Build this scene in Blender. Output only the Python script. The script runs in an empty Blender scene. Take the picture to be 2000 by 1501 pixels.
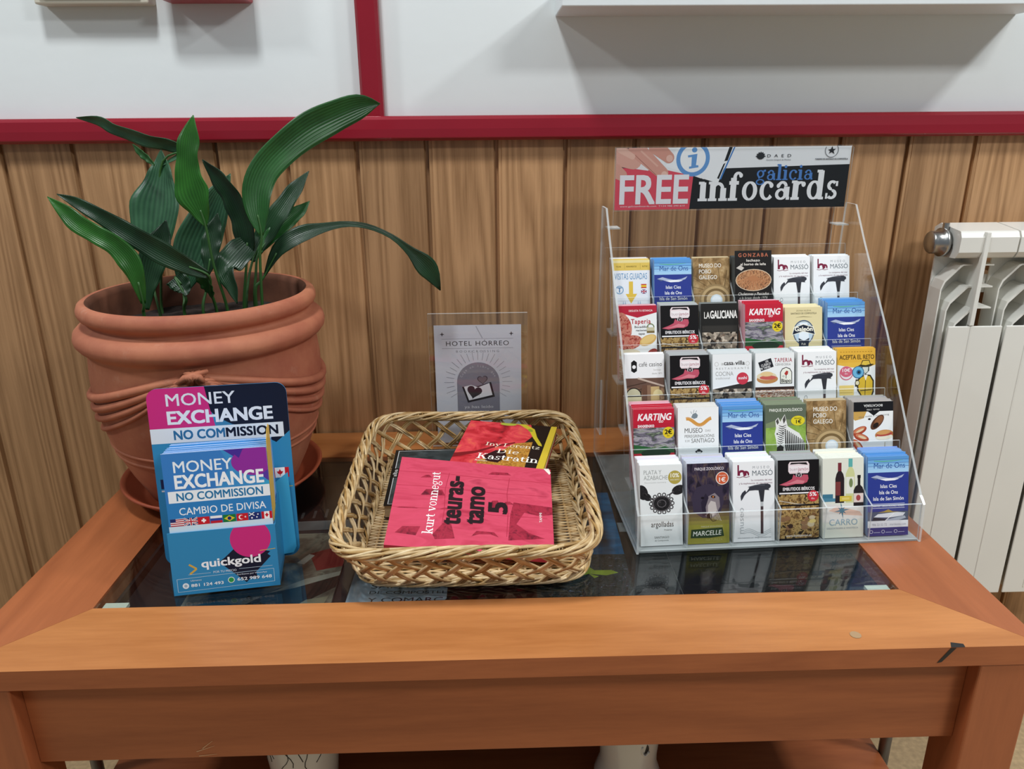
import bpy, math, random
from mathutils import Vector, Matrix
random.seed(7)
sc = bpy.context.scene
COL = sc.collection
TZ = 0.45                      # height of the table top above the floor (all z below are given from the table top)
R_ = math.radians

# ------------------------------------------------------------------ camera
cam_d = bpy.data.cameras.new('camera'); cam = bpy.data.objects.new('camera', cam_d); COL.objects.link(cam)
cam_d.sensor_fit = 'HORIZONTAL'; cam_d.sensor_width = 36.0
cam_d.lens = 1496.65 / 2000 * 36.0
cam_d.clip_start = 0.01
_r = Vector((0.99954895, -0.02900875, -0.00777044)); _u = Vector((0.01682375, 0.32655211, 0.94502946)); _f = Vector((0.02487666, 0.94473394, -0.32689285))
m = Matrix((( _r.x, _u.x, -_f.x, 0.0), (_r.y, _u.y, -_f.y, -1.27469), (_r.z, _u.z, -_f.z, 0.525 + TZ), (0, 0, 0, 1)))
cam.matrix_world = m
sc.camera = cam

# ------------------------------------------------------------------ light and exposure
sc.view_settings.view_transform = 'Standard'; sc.view_settings.look = 'None'
sc.view_settings.gamma = 1.0; sc.view_settings.use_curve_mapping = False
sc.view_settings.exposure = 0.72
sc.cycles.max_bounces = 10; sc.cycles.transparent_max_bounces = 48; sc.cycles.caustics_reflective = False; sc.cycles.caustics_refractive = False
world = bpy.data.worlds.new('room_air'); sc.world = world; world.use_nodes = True
bg = world.node_tree.nodes['Background']; bg.inputs[0].default_value = (0.80, 0.90, 1.0, 1); bg.inputs[1].default_value = 0.13

def lamp(name, loc, power, sx, sy, col=(1, 0.97, 0.92), target=None):
    d = bpy.data.lights.new(name, 'AREA'); d.shape = 'RECTANGLE'; d.size = sx; d.size_y = sy; d.energy = power; d.color = col
    o = bpy.data.objects.new(name, d); COL.objects.link(o); o.location = (loc[0], loc[1], loc[2] + TZ)
    if target:
        o.rotation_euler = (Vector(target) - Vector(loc)).to_track_quat('-Z', 'Y').to_euler()
    return o
lamp('ceiling_lamp', (-0.40, -0.80, 1.95), 12.5, 0.22, 0.22, (0.95, 0.98, 1.0))
lamp('ceiling_lamp', (1.90, -0.95, 1.95), 18.0, 0.25, 0.25, (0.95, 0.98, 1.0))
lamp('ceiling_lamp', (-1.90, -0.95, 1.95), 12.5, 0.25, 0.25, (0.95, 0.98, 1.0))
lamp('ceiling_lamp', (1.60, -1.95, 1.95), 24.0, 0.6, 0.4, (0.98, 0.99, 1.0))

# ------------------------------------------------------------------ helpers
def lin(c):
    if isinstance(c, str):
        c = c.lstrip('#'); c = tuple(int(c[i:i + 2], 16) / 255 for i in (0, 2, 4))
    return tuple((v / 12.92 if v <= 0.04045 else ((v + 0.055) / 1.055) ** 2.4) for v in c[:3])

def new_mat(name):
    m = bpy.data.materials.new(name); m.use_nodes = True
    nt = m.node_tree; b = nt.nodes['Principled BSDF']
    return m, nt, b

def N(nt, kind, **kw):
    n = nt.nodes.new(kind)
    for k, v in kw.items():
        if k in n.inputs: n.inputs[k].default_value = v
        else: setattr(n, k, v)
    return n

def simple(name, col, rough=0.5, metal=0.0, bump=0.0, bscale=200.0, var=0.0, vscale=20.0, coat=0.0, sheen=0.0):
    m, nt, b = new_mat(name); c = lin(col)
    b.inputs['Base Color'].default_value = (*c, 1); b.inputs['Roughness'].default_value = rough; b.inputs['Metallic'].default_value = metal
    b.inputs['Coat Weight'].default_value = coat
    tc = N(nt, 'ShaderNodeTexCoord')
    if var > 0:
        n = N(nt, 'ShaderNodeTexNoise', Scale=vscale, Detail=5.0); nt.links.new(tc.outputs['Object'], n.inputs['Vector'])
        rp = N(nt, 'ShaderNodeValToRGB'); rp.color_ramp.elements[0].position = 0.3; rp.color_ramp.elements[1].position = 0.7
        rp.color_ramp.elements[0].color = (*[v * (1 - var) for v in c], 1); rp.color_ramp.elements[1].color = (*[min(1, v * (1 + var)) for v in c], 1)
        nt.links.new(n.outputs['Fac'], rp.inputs[0]); nt.links.new(rp.outputs[0], b.inputs['Base Color'])
    if bump > 0:
        n2 = N(nt, 'ShaderNodeTexNoise', Scale=bscale, Detail=4.0); nt.links.new(tc.outputs['Object'], n2.inputs['Vector'])
        bp = N(nt, 'ShaderNodeBump', Strength=bump, Distance=0.002); nt.links.new(n2.outputs['Fac'], bp.inputs['Height']); nt.links.new(bp.outputs[0], b.inputs['Normal'])
    return m

class MB:
    """collects faces, each with a material slot and a colour, into one mesh"""
    def __init__(s): s.v = []; s.f = []; s.mi = []; s.c = []; s.uv = None
    def add(s, vs, fs, mi=0, col=None):
        o = len(s.v); s.v.extend([tuple(p) for p in vs])
        for q in fs:
            s.f.append([o + i for i in q]); s.mi.append(mi); s.c.append(col or (1, 1, 1))
    def box(s, x0, x1, y0, y1, z0, z1, mi=0, col=None, skip=()):
        vs = [(x, y, z) for z in (z0, z1) for y in (y0, y1) for x in (x0, x1)]
        fs = {'b': (0, 2, 3, 1), 't': (4, 5, 7, 6), 'f': (0, 1, 5, 4), 'k': (2, 6, 7, 3), 'l': (0, 4, 6, 2), 'r': (1, 3, 7, 5)}
        s.add(vs, [q for k, q in fs.items() if k not in skip], mi, col)
    def prism(s, pts, fn, t0, t1, mi=0, mside=None, col=None):
        """polygon pts (a,b) swept from t0 to t1; fn(a,b,t) -> xyz"""
        n = len(pts); vs = [fn(a, b, t0) for a, b in pts] + [fn(a, b, t1) for a, b in pts]
        s.add(vs, [list(range(n))[::-1], list(range(n, 2 * n))], mi, col)
        s.add(vs, [(i, (i + 1) % n, n + (i + 1) % n, n + i) for i in range(n)], mi if mside is None else mside, col)
    def tube(s, path, r, seg=6, mi=0, closed=False, col=None, cap=True, flat=1.0, upv=None):
        P_ = [Vector(p) for p in path]; n = len(P_); rs = r if isinstance(r, (list, tuple)) else [r] * n
        vs = []; prev = None
        for i, p in enumerate(P_):
            if closed: t = P_[(i + 1) % n] - P_[i - 1]
            else: t = P_[min(i + 1, n - 1)] - P_[max(i - 1, 0)]
            t.normalize()
            if prev is None:
                ref = Vector(upv) if upv else (Vector((0, 0, 1)) if abs(t.z) < 0.9 else Vector((1, 0, 0)))
            else: ref = prev
            a = (ref - t * ref.dot(t)); a.normalize(); prev = a; b_ = t.cross(a)
            for k in range(seg):
                w = 2 * math.pi * k / seg
                vs.append(p + a * (rs[i] * math.cos(w) * flat) + b_ * (rs[i] * math.sin(w)))
        fs = []
        for i in range(n if closed else n - 1):
            j = (i + 1) % n
            for k in range(seg):
                k2 = (k + 1) % seg; fs.append((i * seg + k, i * seg + k2, j * seg + k2, j * seg + k))
        if cap and not closed:
            fs.append(list(range(seg))[::-1]); fs.append(list(range((n - 1) * seg, n * seg)))
        s.add(vs, fs, mi, col)
    def lathe(s, prof, seg=64, mi=0, c=(0, 0, 0)):
        n = len(prof); vs = []
        for i in range(seg):
            a = 2 * math.pi * i / seg
            for r, z in prof: vs.append((c[0] + r * math.cos(a), c[1] + r * math.sin(a), c[2] + z))
        fs = []
        for i in range(seg):
            j = (i + 1) % seg
            for k in range(n - 1):
                q = [i * n + k, j * n + k, j * n + k + 1, i * n + k + 1]
                fs.append(q)
        s.add(vs, fs, mi)
    def build(s, name, mats, parent=None, smooth=False, bevel=0.0, seg=2, mw=None, cols=False, base=None):
        if base is not None: s.v = [(a - base[0], b - base[1], c - base[2]) for a, b, c in s.v]
        me = bpy.data.meshes.new(name); me.from_pydata(s.v, [], s.f)
        mats = list(mats) if isinstance(mats, (list, tuple)) else [mats]
        used = sorted(set(s.mi)); re_ = {k: i for i, k in enumerate(used)}
        for k in used: me.materials.append(mats[k])
        me.polygons.foreach_set('material_index', [re_[k] for k in s.mi])
        if smooth: me.polygons.foreach_set('use_smooth', [True] * len(s.f))
        if cols:
            ca = me.color_attributes.new('Col', 'FLOAT_COLOR', 'CORNER'); buf = []
            for q, c in zip(s.f, s.c):
                for _ in q: buf.extend((c[0], c[1], c[2], 1.0))
            ca.data.foreach_set('color', buf)
        if s.uv is not None:
            ul = me.uv_layers.new(name='UVMap'); buf = []
            for q in s.f:
                for i in q: buf.extend(s.uv[i])
            ul.data.foreach_set('uv', buf)
        me.update(); me.validate()
        o = bpy.data.objects.new(name, me); COL.objects.link(o)
        if parent is not None: o.parent = parent
        elif mw is None: o.location.z = TZ
        if mw is not None: o.matrix_local = mw
        if bevel > 0:
            b = o.modifiers.new('bevel', 'BEVEL'); b.width = bevel; b.segments = seg; b.limit_method = 'ANGLE'; b.angle_limit = R_(40); b.harden_normals = False
        return o

def tag(o, label=None, cat=None, group=None, kind=None):
    if label: o['label'] = label
    if cat: o['category'] = cat
    if group: o['group'] = group
    if kind: o['kind'] = kind
    return o

def thing(name, label, cat, loc=(0, 0, 0), rot=(0, 0, 0), group=None, mw=None):
    o = bpy.data.objects.new(name, None); COL.objects.link(o); o.empty_display_size = 0.02
    if mw is not None: o.matrix_world = mw
    else: o.location = (loc[0], loc[1], loc[2] + TZ); o.rotation_euler = rot
    return tag(o, label, cat, group)

def frame(origin, xdir, ydir, zdir):
    x, y, z, o = Vector(xdir), Vector(ydir), Vector(zdir), Vector(origin)
    return Matrix(((x.x, y.x, z.x, o.x), (x.y, y.y, z.y, o.y), (x.z, y.z, z.z, o.z), (0, 0, 0, 1)))

def smooth_path(pts, n):
    """Catmull-Rom through pts (any dimension)"""
    k = len(pts); out = []
    for i in range(n + 1):
        t = i / n * (k - 1); j = min(int(t), k - 2); u = t - j
        p0, p1, p2, p3 = pts[max(j - 1, 0)], pts[j], pts[j + 1], pts[min(j + 2, k - 1)]
        out.append(tuple(0.5 * (2 * b + (c - a) * u + (2 * a - 5 * b + 4 * c - d) * u * u + (3 * b - a - 3 * c + d) * u ** 3) for a, b, c, d in zip(p0, p1, p2, p3)))
    return out

# ------------------------------------------------------------------ materials
def wood_mat(name, c_dark, c_light, axis='X', scale=1.0, rough=0.35, ring=6.0, plank=None, contrast=1.0, coat=0.0, stretch=0.09, det=3.0, dist=0.6, fine=0.9):
    m, nt, b = new_mat(name); L = nt.links
    tc = N(nt, 'ShaderNodeTexCoord'); sep = N(nt, 'ShaderNodeSeparateXYZ'); L.new(tc.outputs['Object'], sep.inputs[0])
    vec = tc.outputs['Object']; rnd = None
    if plank:                                   # every board gets its own piece of grain
        x0, pitch = plank
        s1 = N(nt, 'ShaderNodeMath', operation='SUBTRACT'); L.new(sep.outputs['X'], s1.inputs[0]); s1.inputs[1].default_value = x0
        s2 = N(nt, 'ShaderNodeMath', operation='DIVIDE'); L.new(s1.outputs[0], s2.inputs[0]); s2.inputs[1].default_value = pitch
        s3 = N(nt, 'ShaderNodeMath', operation='FLOOR'); L.new(s2.outputs[0], s3.inputs[0])
        wn = N(nt, 'ShaderNodeTexWhiteNoise', noise_dimensions='1D'); L.new(s3.outputs[0], wn.inputs['W'])
        sc_ = N(nt, 'ShaderNodeVectorMath', operation='SCALE'); L.new(wn.outputs['Color'], sc_.inputs[0]); sc_.inputs['Scale'].default_value = 9.0
        ad = N(nt, 'ShaderNodeVectorMath', operation='ADD'); L.new(vec, ad.inputs[0]); L.new(sc_.outputs[0], ad.inputs[1]); vec = ad.outputs[0]; rnd = wn.outputs['Value']
    mp = N(nt, 'ShaderNodeMapping'); L.new(vec, mp.inputs[0])
    st = {'X': (stretch, 1, 1), 'Y': (1, stretch, 1), 'Z': (1, 1, stretch)}[axis]
    mp.inputs['Scale'].default_value = tuple(v * scale for v in st)
    n1 = N(nt, 'ShaderNodeTexNoise', Scale=9.0, Detail=det, Distortion=dist); L.new(mp.outputs[0], n1.inputs['Vector'])
    mul = N(nt, 'ShaderNodeMath', operation='MULTIPLY'); L.new(n1.outputs['Fac'], mul.inputs[0]); mul.inputs[1].default_value = ring
    fr = N(nt, 'ShaderNodeMath', operation='PINGPONG'); L.new(mul.outputs[0], fr.inputs[0]); fr.inputs[1].default_value = 0.5
    n2 = N(nt, 'ShaderNodeTexNoise', Scale=160.0, Detail=6.0, Roughness=0.65); L.new(mp.outputs[0], n2.inputs['Vector'])
    mx = N(nt, 'ShaderNodeMath', operation='MULTIPLY_ADD'); L.new(n2.outputs['Fac'], mx.inputs[0]); mx.inputs[1].default_value = fine; L.new(fr.outputs[0], mx.inputs[2])
    rp = N(nt, 'ShaderNodeValToRGB'); L.new(mx.outputs[0], rp.inputs[0])
    e = rp.color_ramp.elements; e[0].position = 0.5 - 0.22 / contrast * 1.0; e[1].position = 0.62 + 0.3 / contrast
    e[0].color = (*lin(c_dark), 1); e[1].color = (*lin(c_light), 1)
    out = rp.outputs[0]
    if rnd is not None:
        hs = N(nt, 'ShaderNodeHueSaturation'); L.new(out, hs.inputs['Color'])
        mr = N(nt, 'ShaderNodeMapRange'); L.new(rnd, mr.inputs['Value']); mr.inputs['To Min'].default_value = 0.86; mr.inputs['To Max'].default_value = 1.1
        L.new(mr.outputs[0], hs.inputs['Value']); out = hs.outputs[0]
    L.new(out, b.inputs['Base Color']); b.inputs['Roughness'].default_value = rough; b.inputs['Coat Weight'].default_value = coat; b.inputs['Coat Roughness'].default_value = 0.3
    bp = N(nt, 'ShaderNodeBump', Strength=0.12, Distance=0.0006); L.new(mx.outputs[0], bp.inputs['Height']); L.new(bp.outputs[0], b.inputs['Normal'])
    return m

PX0, PITCH = -0.65161, 0.11059
M = {}
M['panel'] = wood_mat('oak_panelling', '#7b5734', '#ba9066', 'Z', 1.5, 0.42, 13.0, (PX0, PITCH), 0.62, stretch=0.035, det=1.0, dist=0.25, fine=1.0)
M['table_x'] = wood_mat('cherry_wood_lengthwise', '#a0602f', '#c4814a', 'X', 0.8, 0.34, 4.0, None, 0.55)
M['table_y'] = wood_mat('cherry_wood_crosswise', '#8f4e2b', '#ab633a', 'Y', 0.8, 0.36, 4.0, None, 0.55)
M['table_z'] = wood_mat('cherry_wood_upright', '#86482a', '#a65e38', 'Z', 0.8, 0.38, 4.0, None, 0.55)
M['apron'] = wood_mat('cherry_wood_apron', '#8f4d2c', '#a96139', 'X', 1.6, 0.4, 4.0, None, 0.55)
M['white_wall'] = simple('white_wall_paint', '#e2e8e8', 0.5, bump=0.12, bscale=45, var=0.03, vscale=3)
M['white_wood'] = simple('white_shelf_paint', '#dfe5e6', 0.4, bump=0.15, bscale=60)
M['red_paint'] = simple('red_gloss_paint', '#8a1828', 0.26, bump=0.05, bscale=25, var=0.05, vscale=8)
M['beige'] = simple('beige_plastic', '#c9c4b4', 0.5)
M['red_plastic'] = simple('red_plastic', '#a01424', 0.35)
M['floor'] = simple('tan_floor_tile', '#a8906c', 0.5, var=0.18, vscale=120)
M['terracotta'] = None
M['dark_tray'] = simple('dark_tray_board', '#1b1a1c', 0.6)
M['tape'] = simple('pale_foam_pad', '#cfd3c0', 0.7)
M['steel'] = simple('grey_steel', '#77787a', 0.35, 0.9)
M['radiator'] = simple('radiator_enamel', '#e3e2da', 0.3, var=0.02, vscale=10, coat=0.2)
M['chrome'] = simple('dull_chrome', '#b8b8b6', 0.28, 1.0, bump=0.1, bscale=150)
M['black_rubber'] = simple('black_gasket', '#141414', 0.6)
M['ceramic'] = simple('white_glazed_ceramic', '#d9d9d4', 0.2, coat=0.5)
M['ink'] = simple('black_ink', '#1d1b1b', 0.5)
M['soil'] = simple('dark_potting_soil', '#2a201b', 0.95, bump=1.0, bscale=90, var=0.7, vscale=70)
M['inner_clay'] = simple('shaded_inner_clay', '#6a402c', 0.8, bump=.2, bscale=80, var=.3, vscale=25)  # inner pot wall: shade of the pot's depth put into a darker brown
M['saucer'] = simple('terracotta_plastic_saucer', '#9a4a30', 0.42, var=0.08, vscale=15)

def terracotta():
    m, nt, b = new_mat('weathered_terracotta'); L = nt.links
    tc = N(nt, 'ShaderNodeTexCoord')
    n = N(nt, 'ShaderNodeTexNoise', Scale=9.0, Detail=8.0, Roughness=0.62); L.new(tc.outputs['Object'], n.inputs['Vector'])
    rp = N(nt, 'ShaderNodeValToRGB'); L.new(n.outputs['Fac'], rp.inputs[0]); e = rp.color_ramp.elements
    e[0].position = 0.3; e[0].color = (*lin('#97503a'), 1); e[1].position = 0.72; e[1].color = (*lin('#bf7b59'), 1)
    n2 = N(nt, 'ShaderNodeTexNoise', Scale=26.0, Detail=6.0, Roughness=0.7); L.new(tc.outputs['Object'], n2.inputs['Vector'])
    r2 = N(nt, 'ShaderNodeValToRGB'); L.new(n2.outputs['Fac'], r2.inputs[0]); r2.color_ramp.elements[0].position = 0.6; r2.color_ramp.elements[1].position = 0.78
    mx = N(nt, 'ShaderNodeMixRGB'); mx.inputs['Color2'].default_value = (*lin('#c9a893'), 1); L.new(rp.outputs[0], mx.inputs['Color1'])
    ml = N(nt, 'ShaderNodeMath', operation='MULTIPLY'); L.new(r2.outputs[0], ml.inputs[0]); ml.inputs[1].default_value = 0.3; L.new(ml.outputs[0], mx.inputs['Fac'])
    L.new(mx.outputs[0], b.inputs['Base Color']); b.inputs['Roughness'].default_value = 0.72
    n3 = N(nt, 'ShaderNodeTexNoise', Scale=140.0, Detail=4.0); L.new(tc.outputs['Object'], n3.inputs['Vector'])
    bp = N(nt, 'ShaderNodeBump', Strength=0.18, Distance=0.001); L.new(n3.outputs['Fac'], bp.inputs['Height']); L.new(bp.outputs[0], b.inputs['Normal'])
    return m
M['terracotta'] = terracotta()

def clear_mat(name, tint, ior=1.49, haze=0.0, hazecol=(0.9, 0.95, 0.95)):
    """clear sheet: see-through with mirror-like surface reflection"""
    m = bpy.data.materials.new(name); m.use_nodes = True; nt = m.node_tree; L = nt.links
    nt.nodes.remove(nt.nodes['Principled BSDF']); out = nt.nodes['Material Output']
    tr = N(nt, 'ShaderNodeBsdfTransparent'); tr.inputs[0].default_value = (*tint, 1)
    gl = N(nt, 'ShaderNodeBsdfGlossy'); gl.inputs['Roughness'].default_value = 0.02; gl.inputs[0].default_value = (1, 1, 1, 1)
    lw = N(nt, 'ShaderNodeLayerWeight'); lw.inputs['Blend'].default_value = 0.5; f0 = ((ior - 1) / (ior + 1)) ** 2
    pw = N(nt, 'ShaderNodeMath', operation='POWER'); L.new(lw.outputs['Facing'], pw.inputs[0]); pw.inputs[1].default_value = 5.0
    fr = N(nt, 'ShaderNodeMath', operation='MULTIPLY_ADD'); L.new(pw.outputs[0], fr.inputs[0]); fr.inputs[1].default_value = 1 - f0; fr.inputs[2].default_value = f0
    mx = N(nt, 'ShaderNodeMixShader'); L.new(fr.outputs[0], mx.inputs[0]); L.new(tr.outputs[0], mx.inputs[1]); L.new(gl.outputs[0], mx.inputs[2])
    res = mx.outputs[0]
    if haze > 0:
        df = N(nt, 'ShaderNodeBsdfDiffuse'); df.inputs[0].default_value = (*hazecol, 1)
        m2 = N(nt, 'ShaderNodeMixShader'); m2.inputs[0].default_value = haze; L.new(res, m2.inputs[1]); L.new(df.outputs[0], m2.inputs[2]); res = m2.outputs[0]
    L.new(res, out.inputs[0]); return m
M['acrylic'] = clear_mat('clear_acrylic', (0.975, 0.985, 0.985), 1.40)
M['acrylic_edge'] = clear_mat('cut_acrylic_edge', (0.8, 0.84, 0.84), 1.5, 0.42, (0.86, 0.9, 0.9))
M['glass'] = clear_mat('table_glass', (0.90, 0.93, 0.93), 1.55)

def print_mat():
    m, nt, b = new_mat('printed_paper'); L = nt.links
    a = N(nt, 'ShaderNodeAttribute', attribute_name='Col'); L.new(a.outputs['Color'], b.inputs['Base Color'])
    b.inputs['Roughness'].default_value = 0.4; b.inputs['Specular IOR Level'].default_value = 0.22
    return m
M['print'] = print_mat()

def photo(name, cols, scale=120.0, kind='noise', stretch=(1, 1, 1), detail=4.0, rough=0.4):
    """blotchy photographic print"""
    m, nt, b = new_mat(name); L = nt.links
    tc = N(nt, 'ShaderNodeTexCoord'); mp = N(nt, 'ShaderNodeMapping'); L.new(tc.outputs['Object'], mp.inputs[0]); mp.inputs['Scale'].default_value = stretch
    if kind == 'noise':
        n = N(nt, 'ShaderNodeTexNoise', Scale=scale, Detail=detail, Roughness=0.6, Distortion=0.8); src = n.outputs['Fac']
    else:
        n = N(nt, 'ShaderNodeTexVoronoi', Scale=scale, Randomness=1.0); bw = N(nt, 'ShaderNodeSeparateColor'); L.new(n.outputs['Color'], bw.inputs[0]); src = bw.outputs[0]
    L.new(mp.outputs[0], n.inputs['Vector'])
    rp = N(nt, 'ShaderNodeValToRGB'); L.new(src, rp.inputs[0]); el = rp.color_ramp.elements
    lo, hi = (0.28, 0.72) if kind == 'noise' else (0.0, 1.0)
    while len(el) < len(cols): el.new(0.5)
    for i, c in enumerate(cols):
        el[i].position = lo + (hi - lo) * i / (len(cols) - 1); el[i].color = (*lin(c), 1)
    L.new(rp.outputs[0], b.inputs['Base Color']); b.inputs['Roughness'].default_value = rough; b.inputs['Specular IOR Level'].default_value = 0.22
    return m
PH = {
 'crowd': photo('print_of_market_crowd', ['#1b1715', '#3c332c', '#d8c8b4', '#6b5646', '#a39684', '#2a2522'], 260, 'vor'),
 'food': photo('print_of_market_food', ['#17120e', '#4c3520', '#8a6a3c', '#c4a468', '#33261a', '#100d0b'], 150),
 'shop': photo('print_of_shop_front', ['#2e211b', '#6d5140', '#8d6b50', '#b59372', '#3f2d26'], 70, 'noise', (1, 1, 2.4)),
 'stone': photo('print_of_stone_stair', ['#5e4a30', '#8a6c44', '#b39466', '#cdb48a'], 60),
 'landscape': photo('print_of_race_track', ['#4b5a3c', '#77856a', '#a8a0a8', '#6a6472', '#3f4a3a', '#9aa590'], 110, 'noise', (0.5, 1, 1.6)),
 'grass': photo('print_of_green_meadow', ['#6f8f3c', '#8fb04e', '#a2bd6a'], 60),
 'wolf': photo('print_of_dark_forest', ['#171420', '#2a2436', '#3d3346', '#5a4a44', '#241d2a'], 90, 'noise', (1.4, 1, 0.7)),
 'octopus': photo('print_of_roast_meat', ['#3a1e12', '#8c5a38', '#c89468', '#5a2e1a', '#d8ae84'], 170, 'noise', (1.6, 1, 0.8)),
 'ham': photo('print_of_sliced_ham', ['#7c1c1c', '#b24a40', '#d08a76', '#8e2a26', '#c86a58'], 120),
 'tapas': photo('print_of_tapas', ['#b23a2a', '#e0d0b0', '#7a2a1a', '#f0e6d6', '#c07040', '#3a2018'], 150, 'noise', (1, 1, 1.8)),
 'jet': photo('print_of_jet_jewellery', ['#0c0c0e', '#2b292b', '#101012', '#5a5656'], 320),
 'kastratin_gown': photo('print_of_red_gown', ['#7a1018', '#b8222c', '#d8424a', '#e0704a'], 26, 'noise', (1.2, 1.8, 1)),
 'kastratin_gold': photo('print_of_gold_brocade', ['#5a3412', '#a06a24', '#c8923c', '#3c2410'], 190),
 'ruin': photo('print_of_ruined_city', ['#5c1426', '#8e2236', '#a82c42', '#6a1a2c'], 90),
 'redcover': photo('print_of_red_cover', ['#8e2a40', '#bb3850', '#d04a64', '#c8445c', '#d24e66', '#a83048'], 16, 'noise', (.6, 1.6, 1)),
 'grey_sky': photo('print_of_stormy_sky', ['#15181a', '#2c3436', '#4a5456', '#1c2022'], 16),
 'map': photo('print_of_brown_map', ['#3c362e', '#5c564a', '#7a7464', '#4a4438'], 30),
 'trees': photo('print_of_dark_trees', ['#0c0f0e', '#1c2420', '#3a4448', '#141a16', '#8088a0'], 130, 'noise', (1, 1.6, 1)),
 'blue': photo('print_of_blue_sea', ['#12405e', '#1c608a', '#2f7fae'], 18, 'noise', (0.6, 2, 1)),
 'maroon': photo('print_of_maroon_cover', ['#230c0e', '#3a1214', '#1a0a0c'], 20),
 'flag_us': photo('print_of_stripes', ['#c8102e', '#ffffff'], 10),
}
PHK = list(PH); PHI = {k: i + 1 for i, k in enumerate(PHK)}

# ------------------------------------------------------------------ printed matter
_tc = {}
def text_mesh(s, bold=0.0, space=1.0, res=3):
    k = (s, bold, space, res)
    if k not in _tc:
        cu = bpy.data.curves.new('t', 'FONT'); cu.body = s; cu.size = 1.0; cu.offset = bold; cu.space_character = space; cu.resolution_u = res
        ob = bpy.data.objects.new('t', cu); COL.objects.link(ob)
        me = bpy.data.meshes.new_from_object(ob)
        vs = [(v.co.x, v.co.y) for v in me.vertices]; fs = [tuple(p.vertices) for p in me.polygons]
        bpy.data.objects.remove(ob); bpy.data.curves.remove(cu); bpy.data.meshes.remove(me)
        xs = [v[0] for v in vs] or [0]
        _tc[k] = (vs, fs, min(xs), max(xs))
    return _tc[k]
CAPH = max(v[1] for v in text_mesh('H')[0])

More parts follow.
